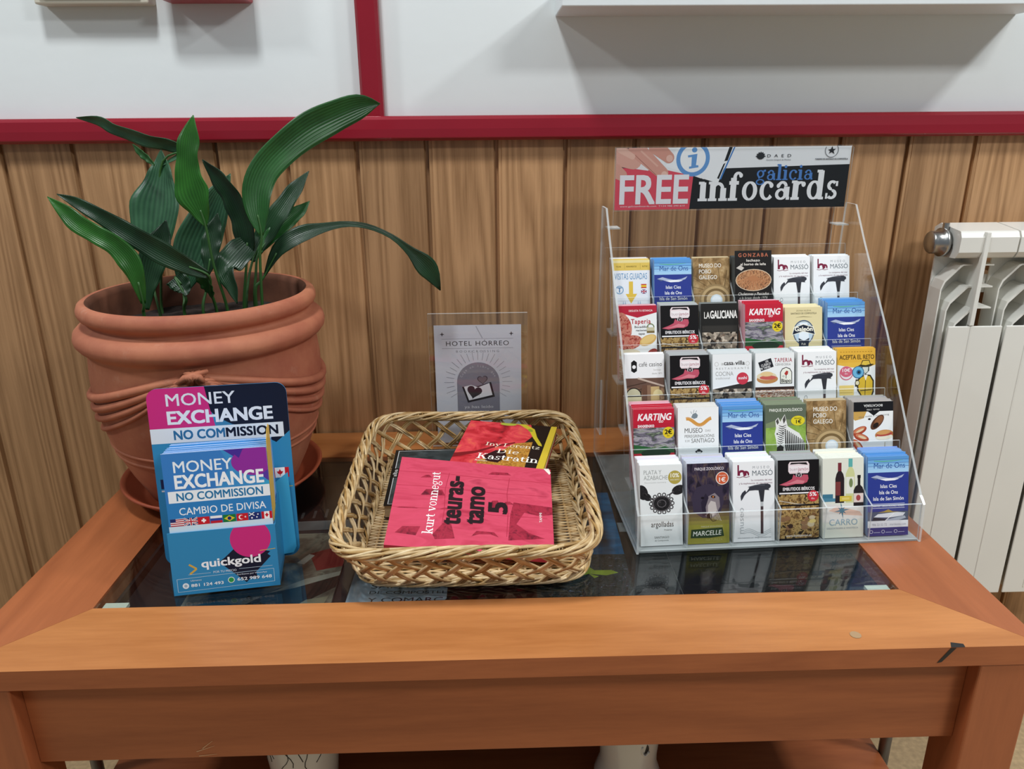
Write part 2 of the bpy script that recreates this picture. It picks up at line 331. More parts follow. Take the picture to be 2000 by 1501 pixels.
# a drawn roman face with slab ends for the serif titles: strokes (x0,y0,x1,y1,w) and arcs (cx,cy,rx,ry,a0,a1,thin,thick)
def _ser(x, y, l=0.2): return ('l', x - l / 2, y, x + l / 2, y, 0.045)
SER = {
 'i': (0.34, [('l', .17, 0, .17, .47, .12), _ser(.17, .02, .3), _ser(.12, .455, .18), ('e', .165, .63, .075, .075)]),
 'l': (0.34, [('l', .17, 0, .17, .74, .12), _ser(.17, .02, .3), _ser(.12, .725, .18)]),
 'n': (0.64, [('l', .15, 0, .15, .47, .12), ('l', .49, 0, .49, .32, .12), ('a', .32, .3, .17, .155, 0, 180, .07, .1), _ser(.15, .02, .28), _ser(.49, .02, .28), _ser(.1, .455, .18)]),
 'u': (0.64, [('l', .15, .16, .15, .47, .12), ('l', .49, 0, .49, .47, .12), ('a', .32, .17, .17, .155, 180, 360, .07, .1), _ser(.1, .455, .18), _ser(.44, .455, .18), _ser(.54, .02, .16)]),
 'f': (0.42, [('l', .17, 0, .17, .58, .12), ('a', .3, .58, .13, .14, 40, 180, .06, .11), ('l', .03, .45, .34, .45, .06), _ser(.17, .02, .3), ('e', .39, .64, .06, .06)]),
 't': (0.4, [('l', .17, .12, .17, .6, .12), ('a', .29, .13, .12, .115, 180, 310, .06, .11), ('l', .03, .45, .34, .45, .06)]),
 'r': (0.48, [('l', .15, 0, .15, .47, .12), ('a', .31, .29, .16, .165, 50, 170, .06, .09), _ser(.15, .02, .28), _ser(.1, .455, .18), ('e', .4, .39, .07, .07)]),
 'o': (0.58, [('a', .29, .235, .215, .235, 0, 360, .05, .13)]),
 'c': (0.5, [('a', .28, .235, .21, .235, 50, 320, .05, .13), ('e', .41, .37, .065, .065)]),
 'e': (0.53, [('a', .28, .235, .21, .235, 0, 320, .05, .13), ('l', .1, .25, .49, .25, .05)]),
 'a': (0.56, [('l', .42, .06, .42, .33, .12), ('a', .27, .32, .15, .145, 10, 165, .06, .1), ('a', .25, .14, .17, .135, 30, 360, .05, .1), ('l', .42, .03, .53, .03, .05), ('e', .14, .36, .06, .06)]),
 'd': (0.64, [('l', .47, 0, .47, .74, .12), ('a', .28, .235, .2, .235, 30, 330, .05, .13), _ser(.42, .725, .18), _ser(.53, .02, .16)]),
 'g': (0.58, [('a', .27, .3, .18, .165, 0, 360, .05, .11), ('a', .28, -.09, .22, .13, 0, 360, .05, .09), ('l', .16, .1, .24, .14, .07), ('l', .42, .43, .55, .46, .07)]),
 'k': (0.62, [('l', .15, 0, .15, .74, .12), ('l', .18, .2, .46, .45, .05), ('l', .3, .28, .5, .02, .12), _ser(.15, .02, .28), _ser(.1, .725, .18), _ser(.47, .455, .22), _ser(.51, .02, .22)]),
 's': (0.46, [('a', .23, .35, .14, .115, 40, 270, .06, .1), ('a', .23, .12, .15, .115, -140, 90, .06, .1), ('l', .38, .33, .38, .46, .045), ('l', .07, .0, .07, .15, .045)]),
 'v': (0.56, [('l', .08, .46, .29, .02, .12), ('l', .29, .02, .48, .46, .05), _ser(.09, .455, .24), _ser(.46, .455, .2)]),
 'y': (0.56, [('l', .08, .46, .29, .02, .12), ('l', .17, -.2, .48, .46, .05), _ser(.09, .455, .24), _ser(.46, .455, .2), ('e', .13, -.19, .06, .06)]),
 'z': (0.5, [('l', .06, .44, .44, .44, .06), ('l', .43, .43, .07, .03, .1), ('l', .05, .03, .45, .03, .06), ('l', .08, .32, .08, .45, .045), ('l', .43, .02, .43, .15, .045)]),
 'D': (0.78, [('l', .17, 0, .17, .7, .13), ('a', .3, .35, .36, .34, -90, 90, .05, .14), ('l', .05, .68, .32, .68, .05), ('l', .05, .02, .32, .02, .05)]),
 'I': (0.42, [('l', .21, 0, .21, .7, .13), _ser(.21, .02, .34), _ser(.21, .68, .34)]),
 'L': (0.64, [('l', .17, 0, .17, .7, .13), _ser(.17, .68, .34), ('l', .03, .02, .58, .02, .05), ('l', .57, .0, .6, .2, .05)]),
 'K': (0.8, [('l', .17, 0, .17, .7, .13), ('l', .22, .3, .6, .68, .05), ('l', .34, .42, .64, .02, .13), _ser(.17, .02, .32), _ser(.17, .68, .32), _ser(.6, .68, .26), _ser(.66, .02, .28)]),
 ' ': (0.28, []),
}
def serif_polys(s, weight=1.0, space=0.0):
    out = []; x = 0.0
    for ch in s:
        adv, prims = SER[ch]
        for p in prims:
            if p[0] == 'l':
                _, x0, y0, x1, y1, w = p; w *= weight; d = Vector((x1 - x0, y1 - y0)); d.normalize(); nx, ny = -d.y * w / 2, d.x * w / 2
                out.append([(x + x0 + nx, y0 + ny), (x + x0 - nx, y0 - ny), (x + x1 - nx, y1 - ny), (x + x1 + nx, y1 + ny)])
            elif p[0] == 'e':
                out.append([(x + p[1] + p[3] * math.cos(a * math.pi / 6), p[2] + p[4] * math.sin(a * math.pi / 6)) for a in range(12)])
            else:
                _, cx, cy, rx, ry, a0, a1, tn, tk = p; n = max(6, int(abs(a1 - a0) / 18)); pr = None
                for i in range(n + 1):
                    a = R_(a0 + (a1 - a0) * i / n); th = (tn + (tk - tn) * abs(math.cos(a))) * weight / 2
                    ip = (x + cx + (rx - th) * math.cos(a), cy + (ry - th) * math.sin(a)); op = (x + cx + (rx + th * 0.35) * math.cos(a), cy + (ry + th * 0.35) * math.sin(a))
                    if pr: out.append([pr[0], pr[1], op, ip])
                    pr = (ip, op)
        x += adv + space
    return out, x - space

def clip_poly(pts, w, h):
    for ax, lim, sg in ((0, 0.0, 1), (0, w, -1), (1, 0.0, 1), (1, h, -1)):
        if not pts: return pts
        res = []
        for i in range(len(pts)):
            a, b = pts[i - 1], pts[i]; da, db = (a[ax] - lim) * sg, (b[ax] - lim) * sg
            if (da >= 0) != (db >= 0):
                t = da / (da - db); res.append((a[0] + (b[0] - a[0]) * t, a[1] + (b[1] - a[1]) * t))
            if db >= 0: res.append(b)
        pts = res
    return pts

class Print:
    """a printed sheet w x h mm; layers of ink are laid one over another"""
    def __init__(s, w, h, paper='#f4f5f5'):
        s.w, s.h, s.paper = w, h, lin(paper); s.f = []; s.n = 0; s.oy = 0.0
    def _put(s, polys, c, stack=0):
        s.n += 1; mi = 0; k = 0
        if isinstance(c, str) and c in PHI: mi, c = PHI[c], (1, 1, 1)
        else: c = lin(c)
        for q in polys:
            q = clip_poly([(a, b + s.oy) for a, b in q], s.w, s.h); k += 1
            if stack and k > stack: s.n += 0.15; k = 1          # strokes that cross lie one on the other
            if len(q) >= 3: s.f.append((q, s.n, c, mi))
    def poly(s, pts, c): s._put([pts], c)
    def rect(s, x0, y0, x1, y1, c): s._put([[(x0, y0), (x1, y0), (x1, y1), (x0, y1)]], c)
    def ell(s, cx, cy, rx, ry, c, n=20, rot=0.0, a0=0, a1=360):
        k = n if a1 - a0 >= 360 else n + 1; cr, sr = math.cos(R_(rot)), math.sin(R_(rot)); q = []
        for i in range(k):
            a = R_(a0 + (a1 - a0) * i / n); x, y = rx * math.cos(a), ry * math.sin(a); q.append((cx + x * cr - y * sr, cy + x * sr + y * cr))
        s._put([q], c)
    def ring(s, cx, cy, r0, r1, c, n=28, a0=0, a1=360, ky=1.0):
        P_ = []
        for i in range(n):
            a, b = R_(a0 + (a1 - a0) * i / n), R_(a0 + (a1 - a0) * (i + 1) / n)
            P_.append([(cx + r0 * math.cos(a), cy + ky * r0 * math.sin(a)), (cx + r1 * math.cos(a), cy + ky * r1 * math.sin(a)), (cx + r1 * math.cos(b), cy + ky * r1 * math.sin(b)), (cx + r0 * math.cos(b), cy + ky * r0 * math.sin(b))])
        s._put(P_, c)
    def line(s, pts, w, c):
        P_ = []
        ws = w if isinstance(w, (list, tuple)) else [w] * len(pts)
        for (a, b, wa, wb) in zip(pts, pts[1:], ws, ws[1:]):
            d = Vector((b[0] - a[0], b[1] - a[1]))
            if d.length < 1e-6: continue
            d.normalize(); nx, ny = -d.y / 2, d.x / 2
            P_.append([(a[0] + nx * wa, a[1] + ny * wa), (a[0] - nx * wa, a[1] - ny * wa), (b[0] - nx * wb, b[1] - ny * wb), (b[0] + nx * wb, b[1] + ny * wb)])
        s._put(P_, c, 1)
    def capsule(s, a, b, ra, rb, c, n=8):
        d = math.atan2(b[1] - a[1], b[0] - a[0]); q = []
        for i in range(n + 1): t = d + math.pi / 2 + math.pi * i / n; q.append((a[0] + ra * math.cos(t), a[1] + ra * math.sin(t)))
        for i in range(n + 1): t = d - math.pi / 2 + math.pi * i / n; q.append((b[0] + rb * math.cos(t), b[1] + rb * math.sin(t)))
        s._put([q], c)
    def text(s, t, x, y, h, c, W=None, align='l', bold=0.0, ital=0.0, rot=0.0, space=1.0, serif=False, weight=1.0):
        """cap height h mm, drawn to width W when given"""
        if serif:
            pl, wid = serif_polys(t, weight, (space - 1) * 0.4); sc_ = h / 0.7; polys = pl; x_min = 0.0
        else:
            vs, fs, x_min, x_max = text_mesh(t, 0.0, space, 2 if h < 4 else 3); sc_ = h / CAPH; wid = x_max - x_min; polys = [[vs[i] for i in q] for q in fs]
            if bold > 0:                     # heavier face: the outline struck again a little to each side
                g = bold * 0.8; polys = [[(a + dx, b + dy) for a, b in q] for dx, dy in ((g, g * .7), (-g, g * .7), (g, -g * .7), (-g, -g * .7)) for q in polys]
        stack = 1 if serif else (len(polys) // 4 if bold > 0 else 0)
        if wid <= 0: return
        sx = sc_ if W is None else W / wid
        off = {'l': 0, 'c': -wid * sx / 2, 'r': -wid * sx}[align]; cr, sr = math.cos(R_(rot)), math.sin(R_(rot)); out = []
        for q in polys:
            o = []
            for (px, py) in q:
                a = (px - x_min) * sx + off + py * sc_ * ital; b = py * sc_; o.append((x + a * cr - b * sr, y + a * sr + b * cr))
            out.append(o)
        s._put(out, c, stack)
    def spread(s, mb, eps=0.000008, mm=0.001, fn=None):
        """lay the ink on a builder; fn(x_mm, y_mm, lift_m) -> xyz"""
        for q, n, c, mi in s.f: mb.add([fn(x, y, n * eps) for x, y in q], [list(range(len(q)))], mi, c)

def sheet(pr, t, name, parent=None, mw=None, edge=None, bow=0.0):
    """an upright printed card: x to its side, z up, face towards -y, thickness t (m)"""
    mb = MB(); w, h = pr.w / 1000, pr.h / 1000
    mb.box(0, w, 0, t, 0, h, 0, edge or pr.paper)
    mb.add([(0, -.000005, 0), (w, -.000005, 0), (w, -.000005, h), (0, -.000005, h)], [(0, 1, 2, 3)], 0, pr.paper)
    pr.spread(mb, fn=lambda x, y, l: (x / 1000, -l - 0.00001, y / 1000))
    return mb.build(name, [M['print']] + [PH[k] for k in PHK], parent, mw=mw, cols=True)

# ------------------------------------------------------------------ the setting
b = MB(); b.box(-1.9, 2.1, -2.6, 0.0, -TZ - 0.02, -TZ); tag(b.build('floor', M['floor']), kind='structure')
b = MB(); b.box(-1.9, 2.1, 0.008, 0.1, -TZ, 2.0); tag(b.build('wall_back', M['white_wall']), kind='structure')
# panelling: boards with grooved joints
b = MB(); prof = []
for i in range(-11, 25):
    x = PX0 + i * PITCH
    prof += [(x - 0.0046, 0.0), (x - 0.0030, 0.0075), (x + 0.0022, 0.0075), (x + 0.0030, 0.0010), (x + 0.0075, 0.0010), (x + 0.0082, 0.0)]
vs = [(x, y, z) for z in (-TZ, 0.5) for x, y in prof]; n = len(prof)
b.add(vs, [(i, i + 1, n + i + 1, n + i) for i in range(n - 1)])
tag(b.build('wall_back_panelling', M['panel']), kind='structure')
b = MB(); b.prism([(0, .4945), (-.016, .4945), (-.021, .4985), (-.0215, .512), (-.020, .526), (-.015, .5313), (.008, .5313), (.008, .4945)], lambda a, c, t: (t, a, c), -1.9, 2.1)
tag(b.build('trim_1', M['red_paint'], bevel=0.0015), kind='structure')
b = MB(); b.prism([(-.197, .008), (-.197, -.006), (-.192, -.011), (-.167, -.011), (-.162, -.006), (-.162, .008)], lambda a, c, t: (a, c, t), .5313, 2.0)
tag(b.build('trim_2', M['red_paint'], bevel=0.001), kind='structure')

sh = thing('wall_shelf', 'long white painted board shelf fixed to the white wall above the red rail', 'shelf', (0.46, 0, .672))
b = MB(); b.box(.104, .818, -.105, .008, .672, .704); b.build('board', M['white_wood'], sh, bevel=0.0015, base=(.46, 0, .672))
b = MB(); b.box(.135, .787, -.012, .008, .704, .744); b.build('back_rail', M['white_wood'], sh, bevel=0.0015, base=(.46, 0, .672))
b = MB(); b.box(-.657, -.493, -.022, .008, .6885, .80, 0); b.box(-.648, -.502, -.027, -.022, .697, .792)
tag(b.build('wall_box', M['beige'], bevel=0.004), 'flat beige plastic box on the white wall over the potted plant', 'box')
b = MB(); b.box(-.471, -.349, -.040, .008, .6915, .80); b.box(-.462, -.358, -.046, -.040, .70, .79)
tag(b.build('wall_box', M['red_plastic'], bevel=0.004), 'small red box on the white wall beside the beige box', 'box')

# ------------------------------------------------------------------ table
TX0, TX1, TY0, TY1 = -.568, .575, -.621, -.005
GX0, GX1, GY0, GY1 = -.462, .473, -.516, -.110
tb = (0.0035, -.313, -TZ)
tab = thing('side_table', 'low cherry wood table with an inset glass top in front of the panelled wall', 'table', tb)
def rail(name, pts, mat):
    b = MB(); b.prism(pts, lambda a, c, t: (a, c, t), -.024, 0.0, 0, 1); return b.build(name, [mat, M['apron']], tab, bevel=0.0012, base=tb)
g_ = 0.0002
rail('top_rail', [(TX0 + g_, TY0), (TX1 - g_, TY0), (GX1 - g_, GY0), (GX0 + g_, GY0)], M['table_x'])
rail('top_rail', [(TX0 + g_, TY1), (GX0 + g_, GY1), (GX1 - g_, GY1), (TX1 - g_, TY1)], M['table_x'])
rail('top_rail', [(TX0, TY0 + g_), (GX0, GY0 + g_), (GX0, GY1 - g_), (TX0, TY1 - g_)], M['table_y'])
rail('top_rail', [(TX1, TY0 + g_), (TX1, TY1 - g_), (GX1, GY1 - g_), (GX1, GY0 + g_)], M['table_y'])
b = MB(); b.box(GX0 + .002, GX1 - .002, GY0 + .002, GY1 - .002, -.0058, -.0008)
b.build('glass_panel', M['glass'], tab, base=tb)
b = MB(); t_ = .012
b.box(GX0 - t_, GX0 + .004, GY0 - t_, GY1 + t_, -.036, -.0065); b.box(GX1 - .004, GX1 + t_, GY0 - t_, GY1 + t_, -.036, -.0065)
b.box(GX0 + .004, GX1 - .004, GY0 - t_, GY0 + .003, -.036, -.0065); b.box(GX0 + .004, GX1 - .004, GY1 - .003, GY1 + t_, -.036, -.0065)
b.v = [(x, y, min(z, -.0245) if (x < GX0 - .001 or x > GX1 + .001 or y < GY0 - .001 or y > GY1 + .001) else z) for x, y, z in b.v]
b.box(GX0 - t_, GX1 + t_, GY0 - t_, GY1 + t_, -.042, -.036)
b.build('display_tray', M['dark_tray'], tab, base=tb)
for px_, sx_ in ((GX0 + .005, 1), (GX1 - .005, -1)):
    b = MB(); b.prism([(px_, GY0 + .0045), (px_ + sx_ * .027, GY0 + .0045), (px_ + sx_ * .027, GY0 + .019), (px_, GY0 + .019)][::sx_], lambda a, c, t: (a, c, t), -.011, -.0064); b.build('corner_pad', M['tape'], tab, base=tb)
for x0, x1 in ((-.5665, -.503), (.512, .5735)):
    for y0, y1 in ((-.619, -.562), (-.065, -.008)):
        b = MB(); b.box(x0, x1, y0, y1, -TZ, -.024); b.build('leg', M['table_z'], tab, bevel=0.002, base=tb)
b = MB(); b.box(-.503, .512, -.601, -.583, -.137, -.024); b.build('apron', M['apron'], tab, bevel=0.001, base=tb)
b = MB(); b.box(-.503, .512, -.045, -.027, -.137, -.024); b.build('apron', M['apron'], tab, bevel=0.001, base=tb)
for x0 in (-.549, .532):
    b = MB(); b.box(x0, x0 + .018, -.562, -.065, -.137, -.024); b.build('apron', M['table_y'], tab, bevel=0.001, base=tb)
b = MB(); b.box(-.552, .552, -.53, -.09, -.366, -.348); b.build('lower_shelf', M['apron'], tab, bevel=0.001, base=tb)
for x in (-.568, .560):
    for y in (-.41, -.15):
        b = MB(); b.tube([(x, y, -TZ), (x, y, -.137)], .008, 14); b.build('support_rod', M['steel'], tab, smooth=True, base=tb)
# wear marks along the front edge
b = MB()
b.add([(.474, -.6213, .0003), (.478, -.613, .0003), (.490, -.616, .0003), (.489, -.6213, .0003)], [(0, 1, 2, 3)]); b.add([(.474, -.6214, -.0004), (.480, -.6214, -.0004), (.467, -.6214, -.018), (.462, -.6214, -.019)], [(0, 3, 2, 1)])
b.build('ink_mark', M['ink'], tab, base=tb)
b = MB(); b.add([(  .384 + .006 * math.cos(k * .6283), -.597 + .006 * math.sin(k * .6283), .0004) for k in range(10)], [list(range(10))])
b.build('ring_stain', simple('dull_grey_stain', '#a98a66', .6), tab, base=tb)
b = MB()
for (x, z, l, a) in ((-.332, -.128, .022, .35), (-.325, -.124, .016, .7), (-.33, -.134, .02, .1)):
    d = Vector((math.cos(a), 0, math.sin(a))); nn = Vector((-d.z, 0, d.x)) * .0006; c = Vector((x, -.6015, z))
    b.add([c - nn, c + d * l - nn * .3, c + d * l + nn * .3, c + nn], [(0, 1, 2, 3)])
b.build('scratch', simple('bare_wood_scratch', '#c59a72', .6), tab, base=tb)

# ------------------------------------------------------------------ under the glass
def flat_sheet(name, pr, x, y, z, t, rot, label, cat='brochure'):
    mb = MB(); w, h = pr.w / 1000, pr.h / 1000
    mb.box(0, w, 0, h, 0, t, 0, lin('#9a9a98'))
    mb.add([(0, 0, t + .000005), (w, 0, t + .000005), (w, h, t + .000005), (0, h, t + .000005)], [(0, 1, 2, 3)], 0, pr.paper)
    pr.spread(mb, fn=lambda a, c, l: (a / 1000, c / 1000, t + l + 0.00001))
    o = mb.build(name, [M['print']] + [PH[k] for k in PHK], None, cols=True, mw=Matrix.Translation((x, y, z + TZ)) @ Matrix.Rotation(R_(rot), 4, 'Z'))
    return tag(o, label, cat)
TRZ = -.0355
p = Print(182, 205, '#4a463c'); p.rect(0, 0, 182, 205, 'map')
p.poly([(132, 150), (182, 176), (182, 118), (150, 108)], '#6d2322'); p.poly([(120, 128), (132, 150), (140, 146), (130, 124)], '#b9b2a4')
p.poly([(60, 20), (110, 70), (182, 96), (182, 70), (140, 30), (90, 0), (60, 0)], '#2a2420'); p.poly([(100, 60), (140, 90), (182, 106), (182, 96), (130, 70)], '#8d887a')
p.ell(40, 34, 24, 10, '#24404e'); p.poly([(130, 20), (150, 44), (176, 50), (170, 16)], '#7d7762'); p.ell(100, 18, 20, 8, '#5d2a22')
flat_sheet('tourist_map', p, -.384, -.508, TRZ, .004, 0.5, 'brown and red printed map lying under the table glass by the money display', 'map')
p = Print(150, 150, '#1b1718')
for i in range(7): p.rect(18 + 17 * i, 12, 22 + 17 * i, 30 + (i % 3) * 4, '#4c4644')
p.rect(0, 0, 150, 3, '#6c6a68')
flat_sheet('magazine', p, -.352, -.29, TRZ, .013, 3, 'dark covered magazine under the glass between plant saucer and wicker basket', 'magazine')
p = Print(352, 300, '#7d8590')
for i in range(12): p.rect(0, 300 - 25 * (i + 1), 130, 300 - 25 * i, ['#aab2bc', '#a5aeb8', '#a0a9b4'][i % 3])
p.poly([(0, 0), (130, 0), (160, 90), (0, 90)], '#a5afba'); p.poly([(122, 0), (248, 0), (238, 300), (118, 300)], 'maroon')
p.text('SANTIAGO', 26, 49, 9, '#22242a', W=104); p.text('DE COMPOSTELA', 26, 37, 6, '#22242a', W=104); p.text('Y COMARCA', 26, 20, 9, '#22242a', W=104)
p.rect(232, 0, 352, 122, 'trees'); p.rect(234, 122, 352, 300, 'blue'); p.poly([(330, 10), (352, 22), (352, 0), (318, 0)], '#8d9294')
p.poly([(262, 70), (282, 84), (296, 82), (300, 94), (308, 84), (330, 84), (338, 78), (322, 72), (300, 76), (286, 70), (276, 64), (266, 62)], '#8fa13a')
p.poly([(300, 76), (312, 70), (306, 66)], '#8fa13a')
flat_sheet('guide_book', p, -.183, -.501, TRZ, .011, -1.2, 'wide guide book with a grey lettered cover under the glass beneath the basket', 'book')
p = Print(58, 26, '#8f9294'); p.rect(2, 2, 56, 24, '#9a9d9f')
flat_sheet('paper_label', p, .178, -.31, TRZ, .0008, 0, 'small pale paper label under the glass beside the card rack', 'label')
p = Print(230, 180, '#070709'); p.ring(64, 10, 20, 22.5, '#a5442c', a0=20, a1=160, ky=.55); p.line([(60, 20), (64, 30)], 2, '#a5442c')
flat_sheet('brochure', p, .232, -.508, TRZ, .003, 0, 'black brochure with an orange arc under the glass below the card rack', 'brochure')

# ------------------------------------------------------------------ vases below
def vase(label, cx, cy, prof, lines=False, hole=False):
    z0 = -.3476; t = thing('vase', label, 'vase', (cx, cy, z0))
    b = MB(); b.lathe(prof, 48); b.build('body', M['ceramic'], t, smooth=True)
    if lines:
        b = MB()
        for k in range(9):
            a0 = R_(-150 + 14 * k); zz = .085 + .008 * (k % 3); pts = []
            for j in range(7):
                z = zz + j * .007; a = a0 + .10 * math.sin(j * .9 + k * 1.7) + .03 * j * (1 if k % 2 else -1)
                rr = None
                for (r0, h0), (r1, h1) in zip(prof, prof[1:]):
                    if h0 <= z <= h1 and h1 > h0: rr = r0 + (r1 - r0) * (z - h0) / (h1 - h0); break
                pts.append(((rr or .04) * math.cos(a), (rr or .04) * math.sin(a), z))
            b.tube(pts, .0006, 5)
        b.build('drawn_line', M['ink'], t)
    if hole:
        b = MB(); c = Vector((.014, -.0385, .098))
        b.tube([c + Vector((.008 * math.cos(a) * .6, -.001, .010 * math.sin(a))) for a in [R_(150 + 24 * i) for i in range(9)]], [.0016] * 9, 8)
        b.build('hook', M['ceramic'], t, smooth=True)
        b = MB(); b.add([c + Vector((.005 * math.cos(a), .0002, .008 * math.sin(a))) for a in [R_(30 * i) for i in range(12)]], [list(range(12))]); b.build('slot', M['ink'], t)
vase('white ceramic vase with thin black line drawing on the lower shelf', -.262, -.455, [(0, 0), (.03, 0), (.034, .003), (.043, .04), (.0475, .09), (.0485, .12), (.045, .145), (.032, .168), (.026, .175), (.029, .19), (.026, .19), (.022, .175), (.028, .158), (0, .15)], lines=True)
vase('plain white ceramic vase with a small hooked slot on the lower shelf', .176, -.455, [(0, 0), (.042, 0), (.046, .012), (.0455, .024), (.0405, .040), (.0382, .052), (.0385, .066), (.0405, .09), (.0425, .12), (.043, .15), (.042, .17), (.039, .17), (.038, .12), (0, .118)], hole=True)

# ------------------------------------------------------------------ radiator
RX, RP, RY = .700, .0940, -.11
rb = (.88, -.06, -.30)
rad = thing('radiator', 'cream white aluminium column radiator on the panelled wall beside the table', 'radiator', rb)
for i in range(4):
    x0 = RX + .026 + i * RP - .016
    b = MB()
    xs0, xs1 = x0 + .004, x0 + RP - .004
    # front plate
    b.box(x0 + .030 - .014, x0 + .030 + .074, RY - .003, RY, -.291, .208)
    sec = b.build('section', M['radiator'], rad, bevel=0.003, base=rb)
    b = MB()
    for k, zt in enumerate((.303, .270, .238)):      # nested arched fins above and beside the front plate
        yc = RY + .052 - .018 * k; xl = x0 + .006 + .009 * k; out_ = [(xl, -.285), (xl, zt - .040), (xl + .004, zt - .026), (xl + .026, zt - .002), (xl + .031, zt), (x0 + .086 - .002 * k, zt)]
        ins = [(a + (.0022 if n_ < 4 else 0), c - (.0024 if n_ > 1 else 0)) for n_, (a, c) in enumerate(out_)][::-1]
        b.prism(out_ + ins, lambda a, c, t: (a, t, c), RY + .020 - .009 * k, RY + .0495)
    b.build('hood_fin', M['radiator'], sec, bevel=0.0008)
    b = MB(); b.box(x0 + .0515, x0 + .0535, RY - .0040, RY - .002, -.28, .208); b.box(x0 + .049, x0 + .056, RY - .0045, RY + .004, .209, .356); b.box(x0 + .051, x0 + .054, RY + .004, RY + .06, -.28, .315); b.build('web', M['radiator'], sec, bevel=0.0008)
    b = MB(); b.box(x0 + .006, x0 + .088, RY + .050, RY + .054, -.29, .345); b.build('back_plate', M['radiator'], sec, bevel=0.0008)
    b = MB(); xa = x0 + .012; xb_ = xa + RP - .003
    prof_ = [(RY + .006, .315), (RY - .001, .325), (RY - .002, .348), (RY + .003, .357), (RY + .06, .363), (RY + .075, .355), (RY + .075, .318), (RY + .06, .311)]
    b.prism(prof_, lambda a, c, t: (t, a, c), xa, xb_); b.build('header', M['radiator'], sec, bevel=0.003)
    for q in [c for c in sec.children]: q.data.transform(Matrix.Translation((-rb[0], -rb[1], -rb[2])))
b = MB(); b.lathe([(0, -.006), (.016, -.006), (.018, -.003), (.018, .010), (.0225, .011), (.0225, .017), (.018, .018), (.018, .03), (0, .03)], 24)
b.build('end_plug', M['chrome'], rad, smooth=True, mw=Matrix.Translation((RX - .0 - rb[0], RY + .036 - rb[1], .336 - rb[2])) @ Matrix.Rotation(R_(90), 4, 'Y'))
b = MB(); b.tube([(.0, 0, 0), (.0, 0, .016)], .005, 10); b.build('bleed_screw', M['chrome'], rad, mw=Matrix.Translation((RX + .017 - rb[0], RY + .036 - rb[1], .350 - rb[2])))
b = MB(); b.tube([(0, 0, 0), (.005, 0, 0)], .022, 20); b.build('gasket', M['black_rubber'], rad, mw=Matrix.Translation((RX + .024 - .001 - rb[0], RY + .036 - rb[1], .336 - rb[2])))
for z in (-.22, .25):
    b = MB(); b.box(.80, .83, RY + .055, 0.0, z, z + .03); b.build('bracket', M['radiator'], rad, base=rb)

# ------------------------------------------------------------------ plant pot on its saucer
PCX, PCY = -.412, -.195
sc_o = MB(); sc_o.lathe([(0, .0), (.108, .0), (.116, .002), (.138, .022), (.1435, .026), (.145, .0285), (.1425, .0305), (.137, .0265), (.118, .008), (.112, .0062), (0, .0062)], 96)
o = sc_o.build('plant_saucer', M['saucer'], smooth=True); o.location = (PCX, PCY, TZ)
tag(o, 'round reddish plastic saucer under the terracotta plant pot', 'saucer')
plant = thing('potted_aspidistra', 'broad leaved green aspidistra plant growing in a weathered terracotta pot', 'plant', (PCX, PCY, .0066))
ZB = .0065
PROF = [(0, .0), (.108, .0), (.114, .0105), (.120, .023), (.134, .05), (.1475, .082), (.157, .112), (.1635, .142), (.1665, .170), (.1665, .198), (.1645, .218), (.163, .2315), (.166, .235), (.173, .239), (.1778, .245), (.1788, .251), (.1768, .2585), (.171, .264),
        (.163, .2668), (.159, .2685), (.1575, .2715), (.1605, .276), (.1655, .279), (.1682, .284), (.1682, .289), (.1655, .2955), (.1605, .2985), (.155, .2985), (.151, .2955), (.1495, .289), (.1495, .27), (.146, .24), (.14, .2)]
PROF = [(r * .94, z) for r, z in PROF]
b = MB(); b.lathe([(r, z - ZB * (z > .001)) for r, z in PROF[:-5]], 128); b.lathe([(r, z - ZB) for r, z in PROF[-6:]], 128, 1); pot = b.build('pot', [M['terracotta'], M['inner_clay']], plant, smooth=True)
def pot_r(z):
    for (r0, z0), (r1, z1) in zip(PROF, PROF[1:]):
        if z0 <= z <= z1: return r0 + (r1 - r0) * (z - z0) / max(1e-6, z1 - z0)
    return .16
FA = R_(-77)                           # the bow faces the room
for k, (zc, sag, rr) in enumerate(((.219, .050, .0062), (.209, .056, .0056), (.199, .062, .0046), (.190, .070, .0034))):
    pts = []
    for i in range(129):
        a = 2 * math.pi * i / 128; ph = a - FA; z = zc - sag * (math.sin(ph) ** 2) ** 0.75; z = z + (.219 - zc) * max(0, math.cos(ph) ** 2) ** 9
        pts.append(((pot_r(z) + .0010) * math.cos(a), (pot_r(z) + .0010) * math.sin(a), z - ZB))
    b = MB(); b.tube(pts[:-1], rr, 10, closed=True); b.build('drapery_fold', M['terracotta'], pot, smooth=True)
for zc, rr in ((.100, .0022), (.087, .0022)):
    b = MB(); b.tube([((pot_r(zc)) * math.cos(R_(3 * i)), (pot_r(zc)) * math.sin(R_(3 * i)), zc - ZB) for i in range(120)], rr, 8, closed=True); b.build('ring_moulding', M['terracotta'], pot, smooth=True)
b = MB(); bow_o = Vector(((pot_r(.218) + .006) * math.cos(FA), (pot_r(.218) + .006) * math.sin(FA), .221 - ZB)); tx = Vector((-math.sin(FA), math.cos(FA), 0)); nx_ = Vector((math.cos(FA), math.sin(FA), 0)); zz = Vector((0, 0, 1))
for k in range(7):
    a = -1 + k / 3; b.tube([bow_o + tx * (-.020 + .0055 * k) + zz * (-.007 + .003 * math.sin(k * 2)), bow_o + tx * (a * .009) + nx_ * .012 + zz * .004, bow_o + tx * (.018 - .0045 * k) + zz * (.006 + .002 * math.cos(k * 3))], [.003, .0045, .003], 8)
